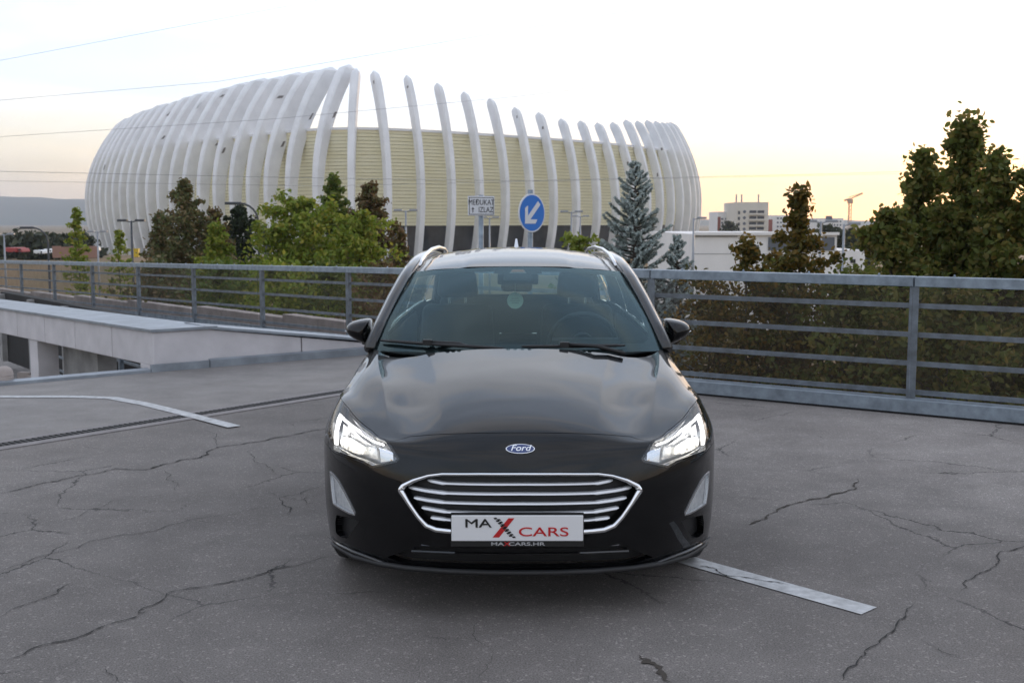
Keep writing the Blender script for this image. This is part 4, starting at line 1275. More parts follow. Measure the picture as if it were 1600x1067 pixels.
# ------------------------------------------------------------------ the arena
M['rib'] = mat('white_rib_concrete', (0.82, 0.82, 0.83), 0.7, var=0.12, scale=0.25, detail=8)
M['rib_stain'] = mat('weathered_patch', (0.20, 0.18, 0.17), 0.9, var=0.3, scale=2)
def cladding_mat():
    m = bpy.data.materials.new('cream_cladding'); m.use_nodes = True
    N, L = m.node_tree.nodes, m.node_tree.links
    b = N['Principled BSDF']
    tc = N.new('ShaderNodeTexCoord')
    n = N.new('ShaderNodeTexNoise'); n.inputs['Scale'].default_value = 0.18; n.inputs['Detail'].default_value = 6
    mp = N.new('ShaderNodeMapping'); mp.inputs['Scale'].default_value = (1, 1, 6)
    L.new(tc.outputs['Object'], mp.inputs['Vector']); L.new(mp.outputs['Vector'], n.inputs['Vector'])
    cr = N.new('ShaderNodeValToRGB')
    cr.color_ramp.elements[0].position, cr.color_ramp.elements[0].color = 0.3, (0.84, 0.78, 0.52, 1)
    cr.color_ramp.elements[1].position, cr.color_ramp.elements[1].color = 0.7, (0.90, 0.85, 0.62, 1)
    L.new(n.outputs['Fac'], cr.inputs['Fac']); L.new(cr.outputs['Color'], b.inputs['Base Color'])
    b.inputs['Roughness'].default_value = 0.6
    return m
M['cladding'] = cladding_mat()
M['dark_glass'] = mat('dark_glazing', (0.012, 0.014, 0.018), 0.15, scale=0.3, col2=(0.05, 0.055, 0.06))

KN = [-20, -14, -8, -4, -2, 0, 3, 7, 10, 14, 20, 26]
PS = [-1.05, -.957, -.815, -.821, -.469, .464, .719, .752, .919, 1.116, 1.5, 1.9]
KN = [-30, -24] + KN; PS = [-1.75, -1.35] + PS
AP = {0: Vector((-24.0, 218.4, 0))}
for sg, rng_ in ((1, range(0, 26)), (-1, range(0, -30, -1))):
    for k in rng_:
        a = float(np.interp(k + .5 * sg, KN, PS))
        AP[k + sg] = AP[k] + Vector((math.cos(a), math.sin(a), 0)) * (7.0 * sg)
HK = ([-30, -18, -6, -2, 0, 1, 3, 5, 7, 9, 13, 20, 26], [31, 31.5, 33, 32.8, 31.3, 30.6, 28.2, 26.2, 24.6, 24.8, 27.2, 30, 31])
DK = ([-30, -14, -2, -1, 0, 2, 7, 13, 26], [10.5, 10.3, 10, 8.5, 6.6, 4.9, 4.6, 6.5, 9])
def anorm(k):
    a = float(np.interp(k, KN, PS))
    return Vector((math.sin(a), -math.cos(a), 0)), Vector((math.cos(a), math.sin(a), 0))
arena = empty('arena', (AP[0].x, AP[0].y, GZ), 0, 'huge white ribbed sports arena with cream walls beyond the trees', 'arena')
AO = Vector((AP[0].x, AP[0].y, GZ))
rs = random.Random(5)
for k in range(-29, 26):
    n, tg = anorm(k)
    H = float(np.interp(k, *HK)) + rs.uniform(-.25, .25); d = float(np.interp(k, *DK))
    left = float(np.interp(k, [-4, 1], [1, 0]))
    vs, fs = [], []
    NS = 22
    sec = 10
    for i in range(NS + 1):
        t = i / NS
        # closer steps towards the rounded top
        t = 1 - (1 - t) ** 1.25
        z = GZ + (H - GZ) * t
        off = d * max(0, (t - .38) / .62) ** 2.0 + 2.2 * max(0, (.34 - t) / .34) ** 1.6
        dep = 1.9 + (3.5 * left + .5) * t ** 1.8
        wid = 1.15 + (.1 + 1.6 * t ** 1.6) * left
        cap = math.sqrt(max(0.0, 1 - max(0, (t - .955) / .045) ** 2)) if t > .955 else 1
        cap = max(cap, .12)
        c = AP[k] - n * off + Vector((0, 0, z))
        # lean of the section along the curve
        for q in range(sec):
            a = 2 * math.pi * q / sec
            ca, sa = math.cos(a), math.sin(a)
            e = .34
            x = math.copysign(abs(ca) ** e, ca) * wid / 2 * cap
            y = math.copysign(abs(sa) ** e, sa) * dep / 2 * cap
            vs.append(c + tg * x - n * (y + dep / 2 - 1.0) - AO)
    for i in range(NS):
        for q in range(sec):
            a, b = i * sec + q, i * sec + (q + 1) % sec
            fs.append((a, b, b + sec, a + sec))
    fs.append(tuple(NS * sec + q for q in range(sec)))
    rib = solid_smooth(mesh_obj('rib', vs, fs, M['rib'], arena, True), 28)
    # weathered patches on the outer face
    if k < 15 and rs.random() < .75:
        i = rs.randint(9, 19)
        q = rs.choice((0, 5)) if k > -3 else rs.choice((0, 9, 8))
        P0, P1, P2, P3 = [Vector(vs[(i + a) * sec + (q + b) % sec]) for a, b in ((0, 0), (0, 1), (1, 1), (1, 0))]
        cN = (P1 - P0).cross(P3 - P0).normalized() * .06
        w0, w1, h0, h1 = .2, rs.uniform(.45, .8), rs.uniform(0, .3), rs.uniform(.5, 1.0)
        B = lambda u, v: P0.lerp(P1, u).lerp(P3.lerp(P2, u), v)
        if cN.dot(B(.5, .5) - (Vector(AP[k]) - AO + Vector((0, 0, B(.5, .5).z)) - n * 5)) < 0: cN = -cN
        pt = [B(w0, h0), B(w1, h0 + .1), B(w1 + .1, h1), B(w0 + .15, h1 - .05)]
        mesh_obj('weathered_patch', [p + cN for p in pt] + [p - cN for p in pt], [(0, 1, 2, 3), (0, 1, 5, 4), (1, 2, 6, 5), (2, 3, 7, 6), (3, 0, 4, 7)], M['rib_stain'], rib)
# curved wall: boards of cladding, recessed joints, dark glazing below
wk = list(range(-29, 27))
def wallpt(k, off, z):
    n, tg = anorm(k)
    p = AP[k] - n * off - AO
    return (p.x, p.y, z - GZ)
mb = MB()
nb = 27
for bnd in range(nb):
    z0 = 1.0 + (19.6 - 1.0) * bnd / nb; z1 = 1.0 + (19.6 - 1.0) * (bnd + 1) / nb - .10
    base = len(mb.v)
    for k in wk:
        o = 3.6 + .25 * (bnd / nb - .5) ** 2
        mb.v += [wallpt(k, o, z0), wallpt(k, o - .05, z1), wallpt(k, o + .3, z1)]
    for i in range(len(wk) - 1):
        a = base + 3 * i
        mb.f += [(a, a + 3, a + 4, a + 1), (a + 1, a + 4, a + 5, a + 2)]
w = mb.build('cladding_boards', M['cladding'], arena); w['kind'] = 'stuff'
mb = MB()
for k in wk:
    mb.v += [wallpt(k, 3.9, 1.0), wallpt(k, 3.9, 19.55)]
for i in range(len(wk) - 1):
    mb.f.append((2 * i, 2 * i + 2, 2 * i + 3, 2 * i + 1))
mb.build('wall', mat('cladding_joint', (.55, .50, .31), .8), arena)
mb = MB()
for k in wk:
    mb.v += [wallpt(k, 3.3, 19.5), wallpt(k, 3.3, 20.0), wallpt(k, 5.0, 20.0)]
for i in range(len(wk) - 1):
    mb.f += [(3 * i, 3 * i + 3, 3 * i + 4, 3 * i + 1), (3 * i + 1, 3 * i + 4, 3 * i + 5, 3 * i + 2)]
mb.build('wall_capping', M['rib'], arena)
mb = MB()
for k in wk:
    mb.v += [wallpt(k, 6.0, GZ), wallpt(k, 6.0, 1.0), wallpt(k, 3.6, 1.0)]
for i in range(len(wk) - 1):
    mb.f += [(3 * i, 3 * i + 3, 3 * i + 4, 3 * i + 1), (3 * i + 1, 3 * i + 4, 3 * i + 5, 3 * i + 2)]
mb.build('glazing', M['dark_glass'], arena)
for k in range(-10, 14):
    for f in (0.0, .5):
        a, b = Vector(wallpt(k, 5.9, GZ)), Vector(wallpt(k + 1, 5.9, GZ))
        p = a.lerp(b, f)
        MB().beam(p, p + Vector((0, 0, 8)), .18, .18).build('mullion', M['galv'], arena)
# flat roof closing the bowl
c = sum((Vector(wallpt(k, 5, 17.5)) for k in wk), Vector()) / len(wk)
mb = MB(); mb.v = [tuple(c)] + [wallpt(k, 4.5, 17.5) for k in wk]
mb.f = [(0, i + 1, (i + 1) % len(wk) + 1) for i in range(len(wk))]
mb.build('roof', M['galv'], arena)

# ------------------------------------------------------------------ signs
M['sign_blue'] = mat('sign_blue', (0.010, 0.16, 0.58), 0.45)
M['sign_white'] = mat('sign_white', (0.70, 0.71, 0.74), 0.45)
M['sign_black'] = mat('sign_black', (0.015, 0.015, 0.016), 0.5)
SY = 17.6
def sign_root(name, u, v, lab, rz):
    p = at(u, v, SY)
    return empty(name, (p.x, p.y, -0.4), rz, lab, 'sign'), p.z + 0.4
def circle(r, y0, y1, c=(0, 0), n=48):
    return MB().prism([(c[0] + r * math.cos(2 * math.pi * k / n), y0, c[1] + r * math.sin(2 * math.pi * k / n)) for k in range(n)], (0, y1 - y0, 0))
r, h = sign_root('direction_sign', 831, 333, 'round blue sign with white arrow pointing down left on a steel post', R(46))
circle(.300, -.004, .012, (0, h)).build('rim', M['sign_white'], r)
circle(.278, -.008, -.003, (0, h)).build('disc', M['sign_blue'], r)
ar = [(.165, .165), (.112, .215), (-.085, .018), (-.085, .105), (-.16, .075), (-.16, -.16), (.075, -.16), (.105, -.085), (.018, -.085)]
ar = [(-.165, -.165), (.075, -.165), (.115, -.10), (-.045, -.10), (.185, .13), (.13, .185), (-.10, -.045), (-.10, .115), (-.165, .075)]
MB().prism([(x, -.012, h + z) for x, z in ar], (0, .003, 0)).build('arrow', M['sign_white'], r)
MB().tube([(.03, .06, -.6), (.03, .06, h + .36)], .042, 12).build('post', M['galv'], r, True)
MB().beam((-.2, .03, h + .1), (.2, .03, h + .1), .03, .04).build('bracket', M['galv'], r)
MB().beam((-.2, .03, h - .1), (.2, .03, h - .1), .03, .04).build('bracket', M['galv'], r)
r, h = sign_root('exit_sign', 752, 322, 'white rectangular exit sign with black lettering and arrow on a post', R(24))
bevel(MB().box(-.225, .225, -.004, .012, h - .152, h + .152).build('board', M['sign_white'], r), .01)
mb = MB()
for x0, x1, z0, z1 in ((-.205, .205, .126, .134), (-.205, .205, -.134, -.126), (-.205, -.197, -.134, .134), (.197, .205, -.134, .134)):
    mb.box(x0, x1, -.0065, -.0045, h + z0, h + z1)
mb.build('border', M['sign_black'], r)
for s, x, z, sz, sx in (('MEĐUKAT', 0.0, .052, .118, .80), ('IZLAZ', .075, -.062, .118, .80)):
    t = text_obj('lettering', s, sz, M['sign_black'], r, sx=sx); t.location = (x, -.0065, h + z); t.rotation_euler = (math.pi / 2, 0, 0)
MB().prism([(-.150, -.007, h - .105), (-.138, -.007, h - .105), (-.138, -.007, h - .045), (-.118, -.007, h - .055), (-.144, -.007, h - .018), (-.170, -.007, h - .055), (-.150, -.007, h - .045)], (0, .002, 0)).build('arrow', M['sign_black'], r)
MB().tube([(.02, .06, -.6), (.02, .06, h + .17)], .04, 12).build('post', M['galv'], r, True)

# ------------------------------------------------------------------ street lamps
M['pole'] = mat('lamp_pole_grey', (0.30, 0.32, 0.35), 0.5, 0.4)
M['pole_dark'] = mat('lamp_pole_dark', (0.06, 0.065, 0.075), 0.5, 0.3)
def lamp(u, vtop, Y, style, lab, dark=False, heads=(1,)):
    p = at(u, vtop, Y)
    m_ = M['pole_dark'] if dark else M['pole']
    root = empty('street_lamp', (p.x, Y, GZ), 0, lab, 'street lamp', 'street lamps below the deck')
    H = p.z - GZ
    if style == 'curved':
        pts = [(0, 0, 0), (0, 0, H * .5), (0, 0, H - 1.0)] + [(heads[0] * (1.0 - math.cos(a)) * 1.0, 0, H - 1.0 + math.sin(a) * 1.0) for a in np.linspace(.2, math.pi / 2, 6)]
        MB().tube(pts, [.10, .09, .07] + [.055] * 6, 8).build('pole', m_, root, True)
        e = pts[-1]
        bevel(MB().box(e[0] - .1 if heads[0] > 0 else e[0] - .8, e[0] + .8 if heads[0] > 0 else e[0] + .1, -.15, .15, e[2] - .08, e[2] + .08).build('lamp_head', m_, root), .04)
    else:
        MB().tube([(0, 0, 0), (0, 0, H * .6), (0, 0, H)], [.11, .09, .06], 8).build('pole', m_, root, True)
        for hd in heads:
            MB().tube([(0, 0, H - .1), (hd * .3, 0, H - .02)], .04, 6).build('arm', m_, root)
            bevel(MB().box(min(hd * .25, hd * .85), max(hd * .25, hd * .85), -.14, .14, H - .06, H + .09).build('lamp_head', m_, root), .03)
    return root
lamp(403, 318, 62, 'curved', 'dark curved street lamp rising behind the small dark tree', True, (-1,))
lamp(74, 356, 75, 'curved', 'dark curved street lamp in front of the blue hill', True, (-1,))
lamp(6, 366, 90, 'tee', 'pale two armed street lamp before the hill next to red truck', heads=(1, -1))
lamp(205, 345, 70, 'tee', 'slim dark lamp pole in front of the arena ribs beside yellow box', True, (1, -1))
lamp(152, 362, 95, 'tee', 'pale street lamp before the leftmost ribs of the arena', heads=(1, -1))
lamp(634, 329, 80, 'tee', 'pale street lamp before the cream arena wall right of the red leaved tree', heads=(1, -1))
lamp(765, 340, 100, 'tee', 'pale street lamp directly behind the white exit sign', heads=(1, -1))
lamp(893, 331, 85, 'tee', 'pale street lamp right of the blue arrow sign', heads=(1, -1))
lamp(907, 338, 110, 'tee', 'smaller pale street lamp standing behind the lamp by the blue sign', heads=(1, -1))
lamp(1084, 341, 75, 'tee', 'pale street lamp between the blue spruce and the white hall', heads=(1,))
lamp(1283, 346, 60, 'tee', 'pale lamp pole in front of the grey windows of the white hall', heads=(1, -1))
lamp(1319, 350, 60, 'tee', 'pale lamp pole at the end of the white hall', heads=(1,))

# ------------------------------------------------------------------ buildings on the right
M['white_render'] = mat('white_render', (0.80, 0.78, 0.76), 0.8, var=0.08, scale=.3)
M['cream_render'] = mat('cream_render', (0.68, 0.63, 0.55), 0.8, var=0.1, scale=.2)
M['win_dark'] = mat('window_dark', (0.03, 0.035, 0.045), 0.2)
M['win_grey'] = mat('window_grey', (0.10, 0.115, 0.14), 0.3)
M['brick_red'] = mat('red_facade', (0.28, 0.09, 0.06), 0.8)
M['roof_tile'] = mat('pale_roof', (0.45, 0.38, 0.32), 0.8)
def bld(name, u0, u1, vtop, Y, depth, lab, m_, zbot=GZ):
    a, b = at(u0, vtop, Y), at(u1, vtop, Y)
    root = empty(name, (a.x, Y, zbot), 0, lab, 'building')
    W_, H_ = b.x - a.x, a.z - zbot
    MB().box(0, W_, 0, depth, 0, H_).build('wall', m_, root)
    k = Y / FPX
    def rect(nm, ua, ub, va, vb, mm, proud=.06, inset_=None):
        x0, x1 = (ua - u0) * k, (ub - u0) * k
        z1, z0 = at(u0, va, Y).z - zbot, at(u0, vb, Y).z - zbot
        return MB().box(x0, x1, -proud, .05, z0, z1).build(nm, mm, root)
    return root, rect, W_, H_
hall, rc, W_, H_ = bld('white_hall', 1084, 1308, 366, 90, 30, 'long low white hall with grey window band behind the yellow leaved shrub', M['white_render'])
rc('roof_edge', 1083.5, 1309, 363, 367.5, M['white_render'], .3)
rc('parapet_line', 1084, 1152, 369, 370, M['win_grey'], .1)
for a, b in ((1152, 1167), (1170.5, 1185)):
    f = rc('window', a - 1, b + 1, 382, 395.5, M['white_render'], .14)
    rc('pane', a, b, 383, 394.5, M['win_grey'], .16)
for a, b in ((1200, 1218), (1219, 1237), (1238, 1256), (1257, 1280), (1281.5, 1303)):
    rc('window_panel', a, b, 371, 391.5, M['win_grey'], .1)
for a, b in ((1271, 1274), (1312, 1315)):
    rc('door', a, b, 408, 425, M['win_dark'], .12)
rc('wall_joint', 1084, 1200, 396.5, 397, M['win_grey'], .03)
wing, rc, _, _ = bld('hall_wing', 1309, 1352, 391, 92, 20, 'lower white wing at the end of the white hall', M['white_render'])
rc('opening', 1329, 1337, 405, 411, M['win_dark'], .05); rc('opening', 1312.5, 1315, 406, 425, M['win_dark'], .05)
tower, rc, _, _ = bld('apartment_tower', 1151, 1201, 316, 420, 25, 'pale apartment tower with round windows and dark balconies on the skyline', M['cream_render'])
for v in (331, 340.5, 349.5, 358):
    MB().lathe([(0, -.12), (2.4 * .24 * 1.0, -.12), (2.4 * .24, .05)], 16, axis='y', c=((1163.5 - 1151) * .24, 0, at(1163, v, 420).z - GZ)).build('round_window', M['win_grey'], tower)
for v0 in (329, 338, 347, 355):
    for a, b in ((1171, 1182), (1183.5, 1194)):
        rc('balcony', a, b, v0, v0 + 4.2, M['win_dark'], .2)
    rc('balcony_front', 1170.5, 1195, v0 + 4.4, v0 + 7, M['cream_render'], .9)
    rc('window', 1153.5, 1156.5, v0 + 1, v0 + 6, M['win_dark'], .15)
for u in (1154.5, 1163, 1189.5):
    p = at(u, 316, 420)
    q = Vector((p.x, 425, p.z)) - Vector(tower.location)
    MB().tube([q, q + Vector((0, 0, 3.0))], .28, 6).build('chimney_pipe', M['pole'], tower)
blk, rc, _, _ = bld('left_block', 1122, 1152, 331, 440, 20, 'white stepped apartment block left of the pale tower', M['white_render'])
for v in (341, 347, 353):
    for u in range(1127, 1151, 6):
        rc('window', u, u + 3.2, v, v + 2.6, M['win_grey'], .15)
rc('side_wall', 1121.5, 1126, 339, 362, M['brick_red'], .1)
blk, rc, _, _ = bld('middle_block', 1205, 1247, 336.5, 450, 20, 'white apartment block with red end behind the yellow leaved shrub', M['white_render'])
rc('red_end', 1201, 1207, 343, 362, M['brick_red'], .2)
for v in (340, 346.5, 353):
    for u in range(1214, 1246, 5):
        rc('window', u, u + 2.8, v, v + 2.6, M['win_grey'], .15)
blk, rc, _, _ = bld('right_block', 1280, 1318, 341, 430, 20, 'small white apartment block beside the tower crane', M['white_render'])
for v in (345, 350.5, 356):
    for u in (1303, 1307.5, 1312):
        rc('window', u, u + 2.2, v, v + 2.6, M['win_grey'], .15)
rc('stair_tower', 1290, 1300, 337.5, 345, M['win_grey'], .2)
hs = empty('gable_house', (at(1310, 362, 300).x, 300, GZ), 0, 'low house with pale gabled roof below the tower crane', 'house')
w_ = 36 * 300 / FPX; e_ = at(0, 362, 300).z - GZ; r_ = at(0, 354, 300).z - GZ
MB().box(0, w_, 0, 8, 0, e_).build('wall', M['cream_render'], hs)
MB().add([(-.5, -.5, e_), (w_ + .5, -.5, e_), (w_ + .5, 8.5, e_), (-.5, 8.5, e_), (w_ / 2, -.5, r_), (w_ / 2, 8.5, r_)], [(0, 4, 5, 3), (1, 2, 5, 4), (0, 1, 4), (2, 3, 5)]).build('roof', M['roof_tile'], hs)
# tower crane
M['crane'] = mat('crane_orange', (0.48, 0.33, 0.22), 0.6)
cr_ = empty('tower_crane', (at(1327, 360, 600).x, 600, GZ), 0, 'small orange tower crane on the skyline above the gabled house', 'crane')
zc = at(0, 318, 600).z - GZ
mb = MB()
for dx, dy in ((-.8, 0), (.8, 0), (0, .8)):
    mb.tube([(dx, dy, 0), (dx, dy, zc)], .22, 5)
for k in range(int(zc / 2)):
    mb.tube([(-.8, 0, 2 * k), (.8, 0, 2 * k + 2)], .12, 4)
mb.build('mast', M['crane'], cr_)
MB().box(-1.3, 1.3, -1, 1, zc, zc + 2.2).build('cab', M['crane'], cr_)
mb = MB(); mb.tube([(-1, 0, zc + 2), (6.5, 0, zc + 5.2)], .35, 5); mb.tube([(-1, 0, zc + 3.2), (6.5, 0, zc + 5.6)], .2, 5); mb.build('jib', M['crane'], cr_)
MB().tube([(-3.2, 0, zc + 1.6), (0, 0, zc + 2.4)], .6, 6).build('counter_jib', M['crane'], cr_)

# ------------------------------------------------------------------ hill and far things on the left
M['hill'] = mat('wooded_hill', (0.040, 0.055, 0.035), 0.95, var=.4, scale=.004)
mb = MB()
prof = [(-9000, 330), (-5200, 345), (-4200, 350), (-3600, 335), (-3000, 305), (-2550, 292), (-2100, 278), (-1700, 262), (-1200, 215), (-600, 150), (300, 90), (1500, 60), (4000, 40), (9000, 40)]
def hz(x): return float(np.interp(x, [p[0] for p in prof], [p[1] for p in prof])) * .62 + 5 * math.sin(x * .0061) + 3 * math.sin(x * .017)
mb.grid(lambda u, v: (-4500 + 9000 * u, 3500 + 750 * v + 150 * math.sin(u * 9), GZ + max(0, hz(-9000 + 18000 * u)) * .5 * math.sin(v * math.pi / 2)), 160, 10)
tag(mb.build('hill', M['hill'], None, True), kind='structure')
M['truck_red'] = mat('red_truck_paint', (0.36, 0.05, 0.05), .5)
M['hoarding'] = mat('orange_red_hoarding', (0.30, 0.17, 0.13), .7)
M['van_white'] = mat('van_white', (.7, .7, .7), .4)
M['yellow_box'] = mat('yellow_box', (.62, .42, .02), .5)
def vehicle(u0, u1, v0, v1, Y, lab, cat, m_, name):
    a, b = at(u0, v1, Y), at(u1, v0, Y)
    L_, H_ = b.x - a.x, b.z - a.z
    r = empty(name, (a.x, Y, a.z), 0, lab, cat)
    bevel(MB().box(0, L_ * .74, 0, 2.3, H_ * .18, H_).build('cargo_body', m_, r), .08)
    bevel(MB().hexa([(L_ * .76, 0.1, H_ * .18), (L_, 0.1, H_ * .18), (L_, 2.2, H_ * .18), (L_ * .76, 2.2, H_ * .18), (L_ * .76, .1, H_ * .85), (L_ * .93, .1, H_ * .85), (L_ * .93, 2.2, H_ * .85), (L_ * .76, 2.2, H_ * .85)]).build('cab', m_, r), .08)
    MB().box(L_ * .80, L_ * .92, .06, .12, H_ * .5, H_ * .78).build('side_window', M['win_dark'], r)
    for x in (.16, .56, .87):
        MB().lathe([(0, -.05), (H_ * .17, -.05), (H_ * .17, .2), (0, .2)], 14, axis='y', c=(L_ * x, 0, H_ * .17)).build('wheel', M['rubber'], r)
# raised bank that carries them
tag(MB().grid(lambda u, v: (-75 + 60 * u, 95 + 60 * v, GZ + 4.2 * min(1, v * 3) * min(1, (1 - u) * 4)), 12, 6).build('bank', terrain_m, None, True), kind='structure')
vehicle(6, 34, 387, 396, 120, 'red box truck parked before the hill', 'truck', M['truck_red'], 'box_truck')
vehicle(52, 66, 391, 398, 118, 'white van parked next to the red truck', 'van', M['van_white'], 'parked_van')
vehicle(68, 80, 389, 397, 121, 'white van parked behind the young yellow tree', 'van', M['van_white'], 'parked_van')
vehicle(135, 146, 385, 394, 116, 'white van with dark windows close to the arena ribs', 'van', M['van_white'], 'parked_van')
ho = empty('hoarding', tuple(at(82, 403, 100)), 0, 'orange red site hoarding beyond the left railing', 'hoarding')
for k in range(5):
    MB().box(k * .82, k * .82 + .79, 0, .06, 0, 1.05 - .08 * (k % 2)).build('panel', M['hoarding'], ho)
yb = empty('utility_box', tuple(at(209, 402, 60)), 0, 'small yellow utility box left of the brown tree', 'box')
bevel(MB().box(0, .25, 0, .25, 0, .42).build('cabinet', M['yellow_box'], yb), .02); MB().box(-.02, .27, -.02, .27, .42, .46).build('lid', M['yellow_box'], yb)

# ------------------------------------------------------------------ overhead wires
M['wire'] = mat('overhead_wire', (0.30, 0.30, 0.32), 0.6)
def wire(uv, Y, r, lab):
    pts = [at(u, v, Y + 6 * i) for i, (u, v) in enumerate(uv)]
    d0, d1 = pts[0] - pts[1], pts[-1] - pts[-2]
    pts = [pts[0] + d0 * 1.5] + pts + [pts[-1] + d1 * 1.5]
    o = MB().tube(pts, r, 5).build('overhead_wire', M['wire'], None, True)
    tag(o, lab, 'wire', 'overhead wires')
wire([(0, 95), (200, 57), (412, 17)], 55, .009, 'highest thin overhead wire climbing steeply over the left sky')
wire([(0, 157), (340, 128), (700, 65), (1000, 15)], 55, .009, 'thin overhead wire passing just above the arena rib tops')
wire([(0, 214), (430, 186), (800, 152), (1250, 100)], 55, .009, 'thin overhead wire crossing the upper arena ribs')
wire([(0, 268), (420, 277), (800, 283), (1300, 272), (1600, 262)], 60, .012, 'overhead wire sagging across the middle of the arena')
wire([(0, 283), (500, 291), (1000, 280), (1600, 268)], 62, .009, 'lower overhead wire sagging across the arena wall')

# ------------------------------------------------------------------ evening haze
hzm = bpy.data.materials.new('evening_haze'); hzm.use_nodes = True
hzm.node_tree.nodes.clear()
_o = hzm.node_tree.nodes.new('ShaderNodeOutputMaterial'); _v = hzm.node_tree.nodes.new('ShaderNodeVolumePrincipled')
_v.inputs['Color'].default_value = (0.80, 0.86, 0.95, 1); _v.inputs['Density'].default_value = 2.2e-4; _v.inputs['Anisotropy'].default_value = 0.2
hzm.node_tree.links.new(_v.outputs['Volume'], _o.inputs['Volume'])
tag(MB().box(-5000, 5000, -300, 4600, GZ - 1, 150).build('haze', hzm), kind='stuff')
# ------------------------------------------------------------------ trees
M['bark'] = mat('bark', (0.06, 0.048, 0.038), 0.9, var=.4, scale=8, bump=.4, bscale=30)
LM = {
    'dark': leaf_mat('dark_green_leaves', [(0.08, 0.105, 0.022), (0.12, 0.145, 0.03), (0.17, 0.175, 0.04), (0.24, 0.175, 0.05)], .5),
    'yellow': leaf_mat('yellow_green_leaves', [(0.13, 0.19, 0.02), (0.20, 0.27, 0.03), (0.27, 0.31, 0.045), (0.33, 0.30, 0.05)], .4),
    'green': leaf_mat('green_leaves', [(0.08, 0.13, 0.02), (0.11, 0.17, 0.03), (0.16, 0.20, 0.04), (0.20, 0.20, 0.04)], .35),
    'lime': leaf_mat('lime_leaves', [(0.12, 0.16, 0.02), (0.19, 0.24, 0.03), (0.25, 0.28, 0.05)], .4),
    'brown': leaf_mat('brown_green_leaves', [(0.09, 0.115, 0.04), (0.13, 0.14, 0.05), (0.17, 0.14, 0.055), (0.20, 0.13, 0.06)], .25),
    'rust': leaf_mat('rusty_leaves', [(0.09, 0.10, 0.03), (0.13, 0.09, 0.035), (0.18, 0.10, 0.045), (0.15, 0.15, 0.04)], .3),
    'gold': leaf_mat('golden_leaves', [(0.05, 0.055, 0.012), (0.10, 0.09, 0.02), (0.17, 0.12, 0.025), (0.22, 0.13, 0.025)], .45),
    'deep': leaf_mat('deep_green_leaves', [(0.015, 0.026, 0.014), (0.026, 0.042, 0.020), (0.04, 0.055, 0.022)], .2),
    'far': leaf_mat('far_leaves', [(0.030, 0.042, 0.022), (0.05, 0.06, 0.03), (0.07, 0.07, 0.03)], .2),
    'spruce': leaf_mat('blue_spruce_needles', [(0.28, 0.34, 0.32), (0.38, 0.45, 0.44), (0.50, 0.56, 0.55), (0.28, 0.30, 0.24)], .1),
}
def leaves(rnd, centres, n, size, spread, long=1.5, droop=.35, shell=False):
    """n folded leaves gathered round the given twig ends"""
    g = np.random.default_rng(rnd.randint(0, 10 ** 6))
    C = np.array(centres, float)
    idx = g.integers(0, len(C), n)
    p = C[idx, :3] + g.normal(size=(n, 3)) * (C[idx, 3:4] if C.shape[1] > 3 else spread) * np.array([1, 1, .8])
    # directions
    az = g.uniform(0, 2 * np.pi, n); el = g.normal(-droop, .55, n)
    d = np.stack([np.cos(az) * np.cos(el), np.sin(az) * np.cos(el), np.sin(el)], 1)
    r = g.normal(size=(n, 3)); s = np.cross(d, r); s /= np.linalg.norm(s, axis=1, keepdims=True) + 1e-9
    nn = np.cross(d, s)
    sz = size * g.uniform(.65, 1.3, n)[:, None]
    L = d * sz * long / 2; W_ = s * sz * .42; F_ = nn * sz * .13
    # six-sided leaf folded along its rib: base, left, left tip, tip, right tip, right
    V = np.stack([p - L, p - L * .25 + W_ + F_, p + L * .45 + W_ * .8 + F_, p + L, p + L * .45 - W_ * .8 + F_, p - L * .25 - W_ + F_], 1).reshape(-1, 3)
    b = np.arange(n)[:, None] * 6
    F = np.concatenate([b + np.array([[0, 1, 2, 3]]), b + np.array([[0, 3, 4, 5]])], 1).reshape(-1, 4)
    return V, F
def leaf_mesh(name, V, F, m_, parent):
    me = bpy.data.meshes.new(name)
    me.vertices.add(len(V)); me.vertices.foreach_set('co', V.astype(np.float32).ravel())
    me.loops.add(F.size); me.loops.foreach_set('vertex_index', F.astype(np.int32).ravel())
    me.polygons.add(len(F)); me.polygons.foreach_set('loop_start', np.arange(0, F.size, 4, dtype=np.int32))
    me.update(calc_edges=True); me.validate()
    me.materials.append(m_)
    o = bpy.data.objects.new(name, me); COL.objects.link(o); o.parent = parent
    return o
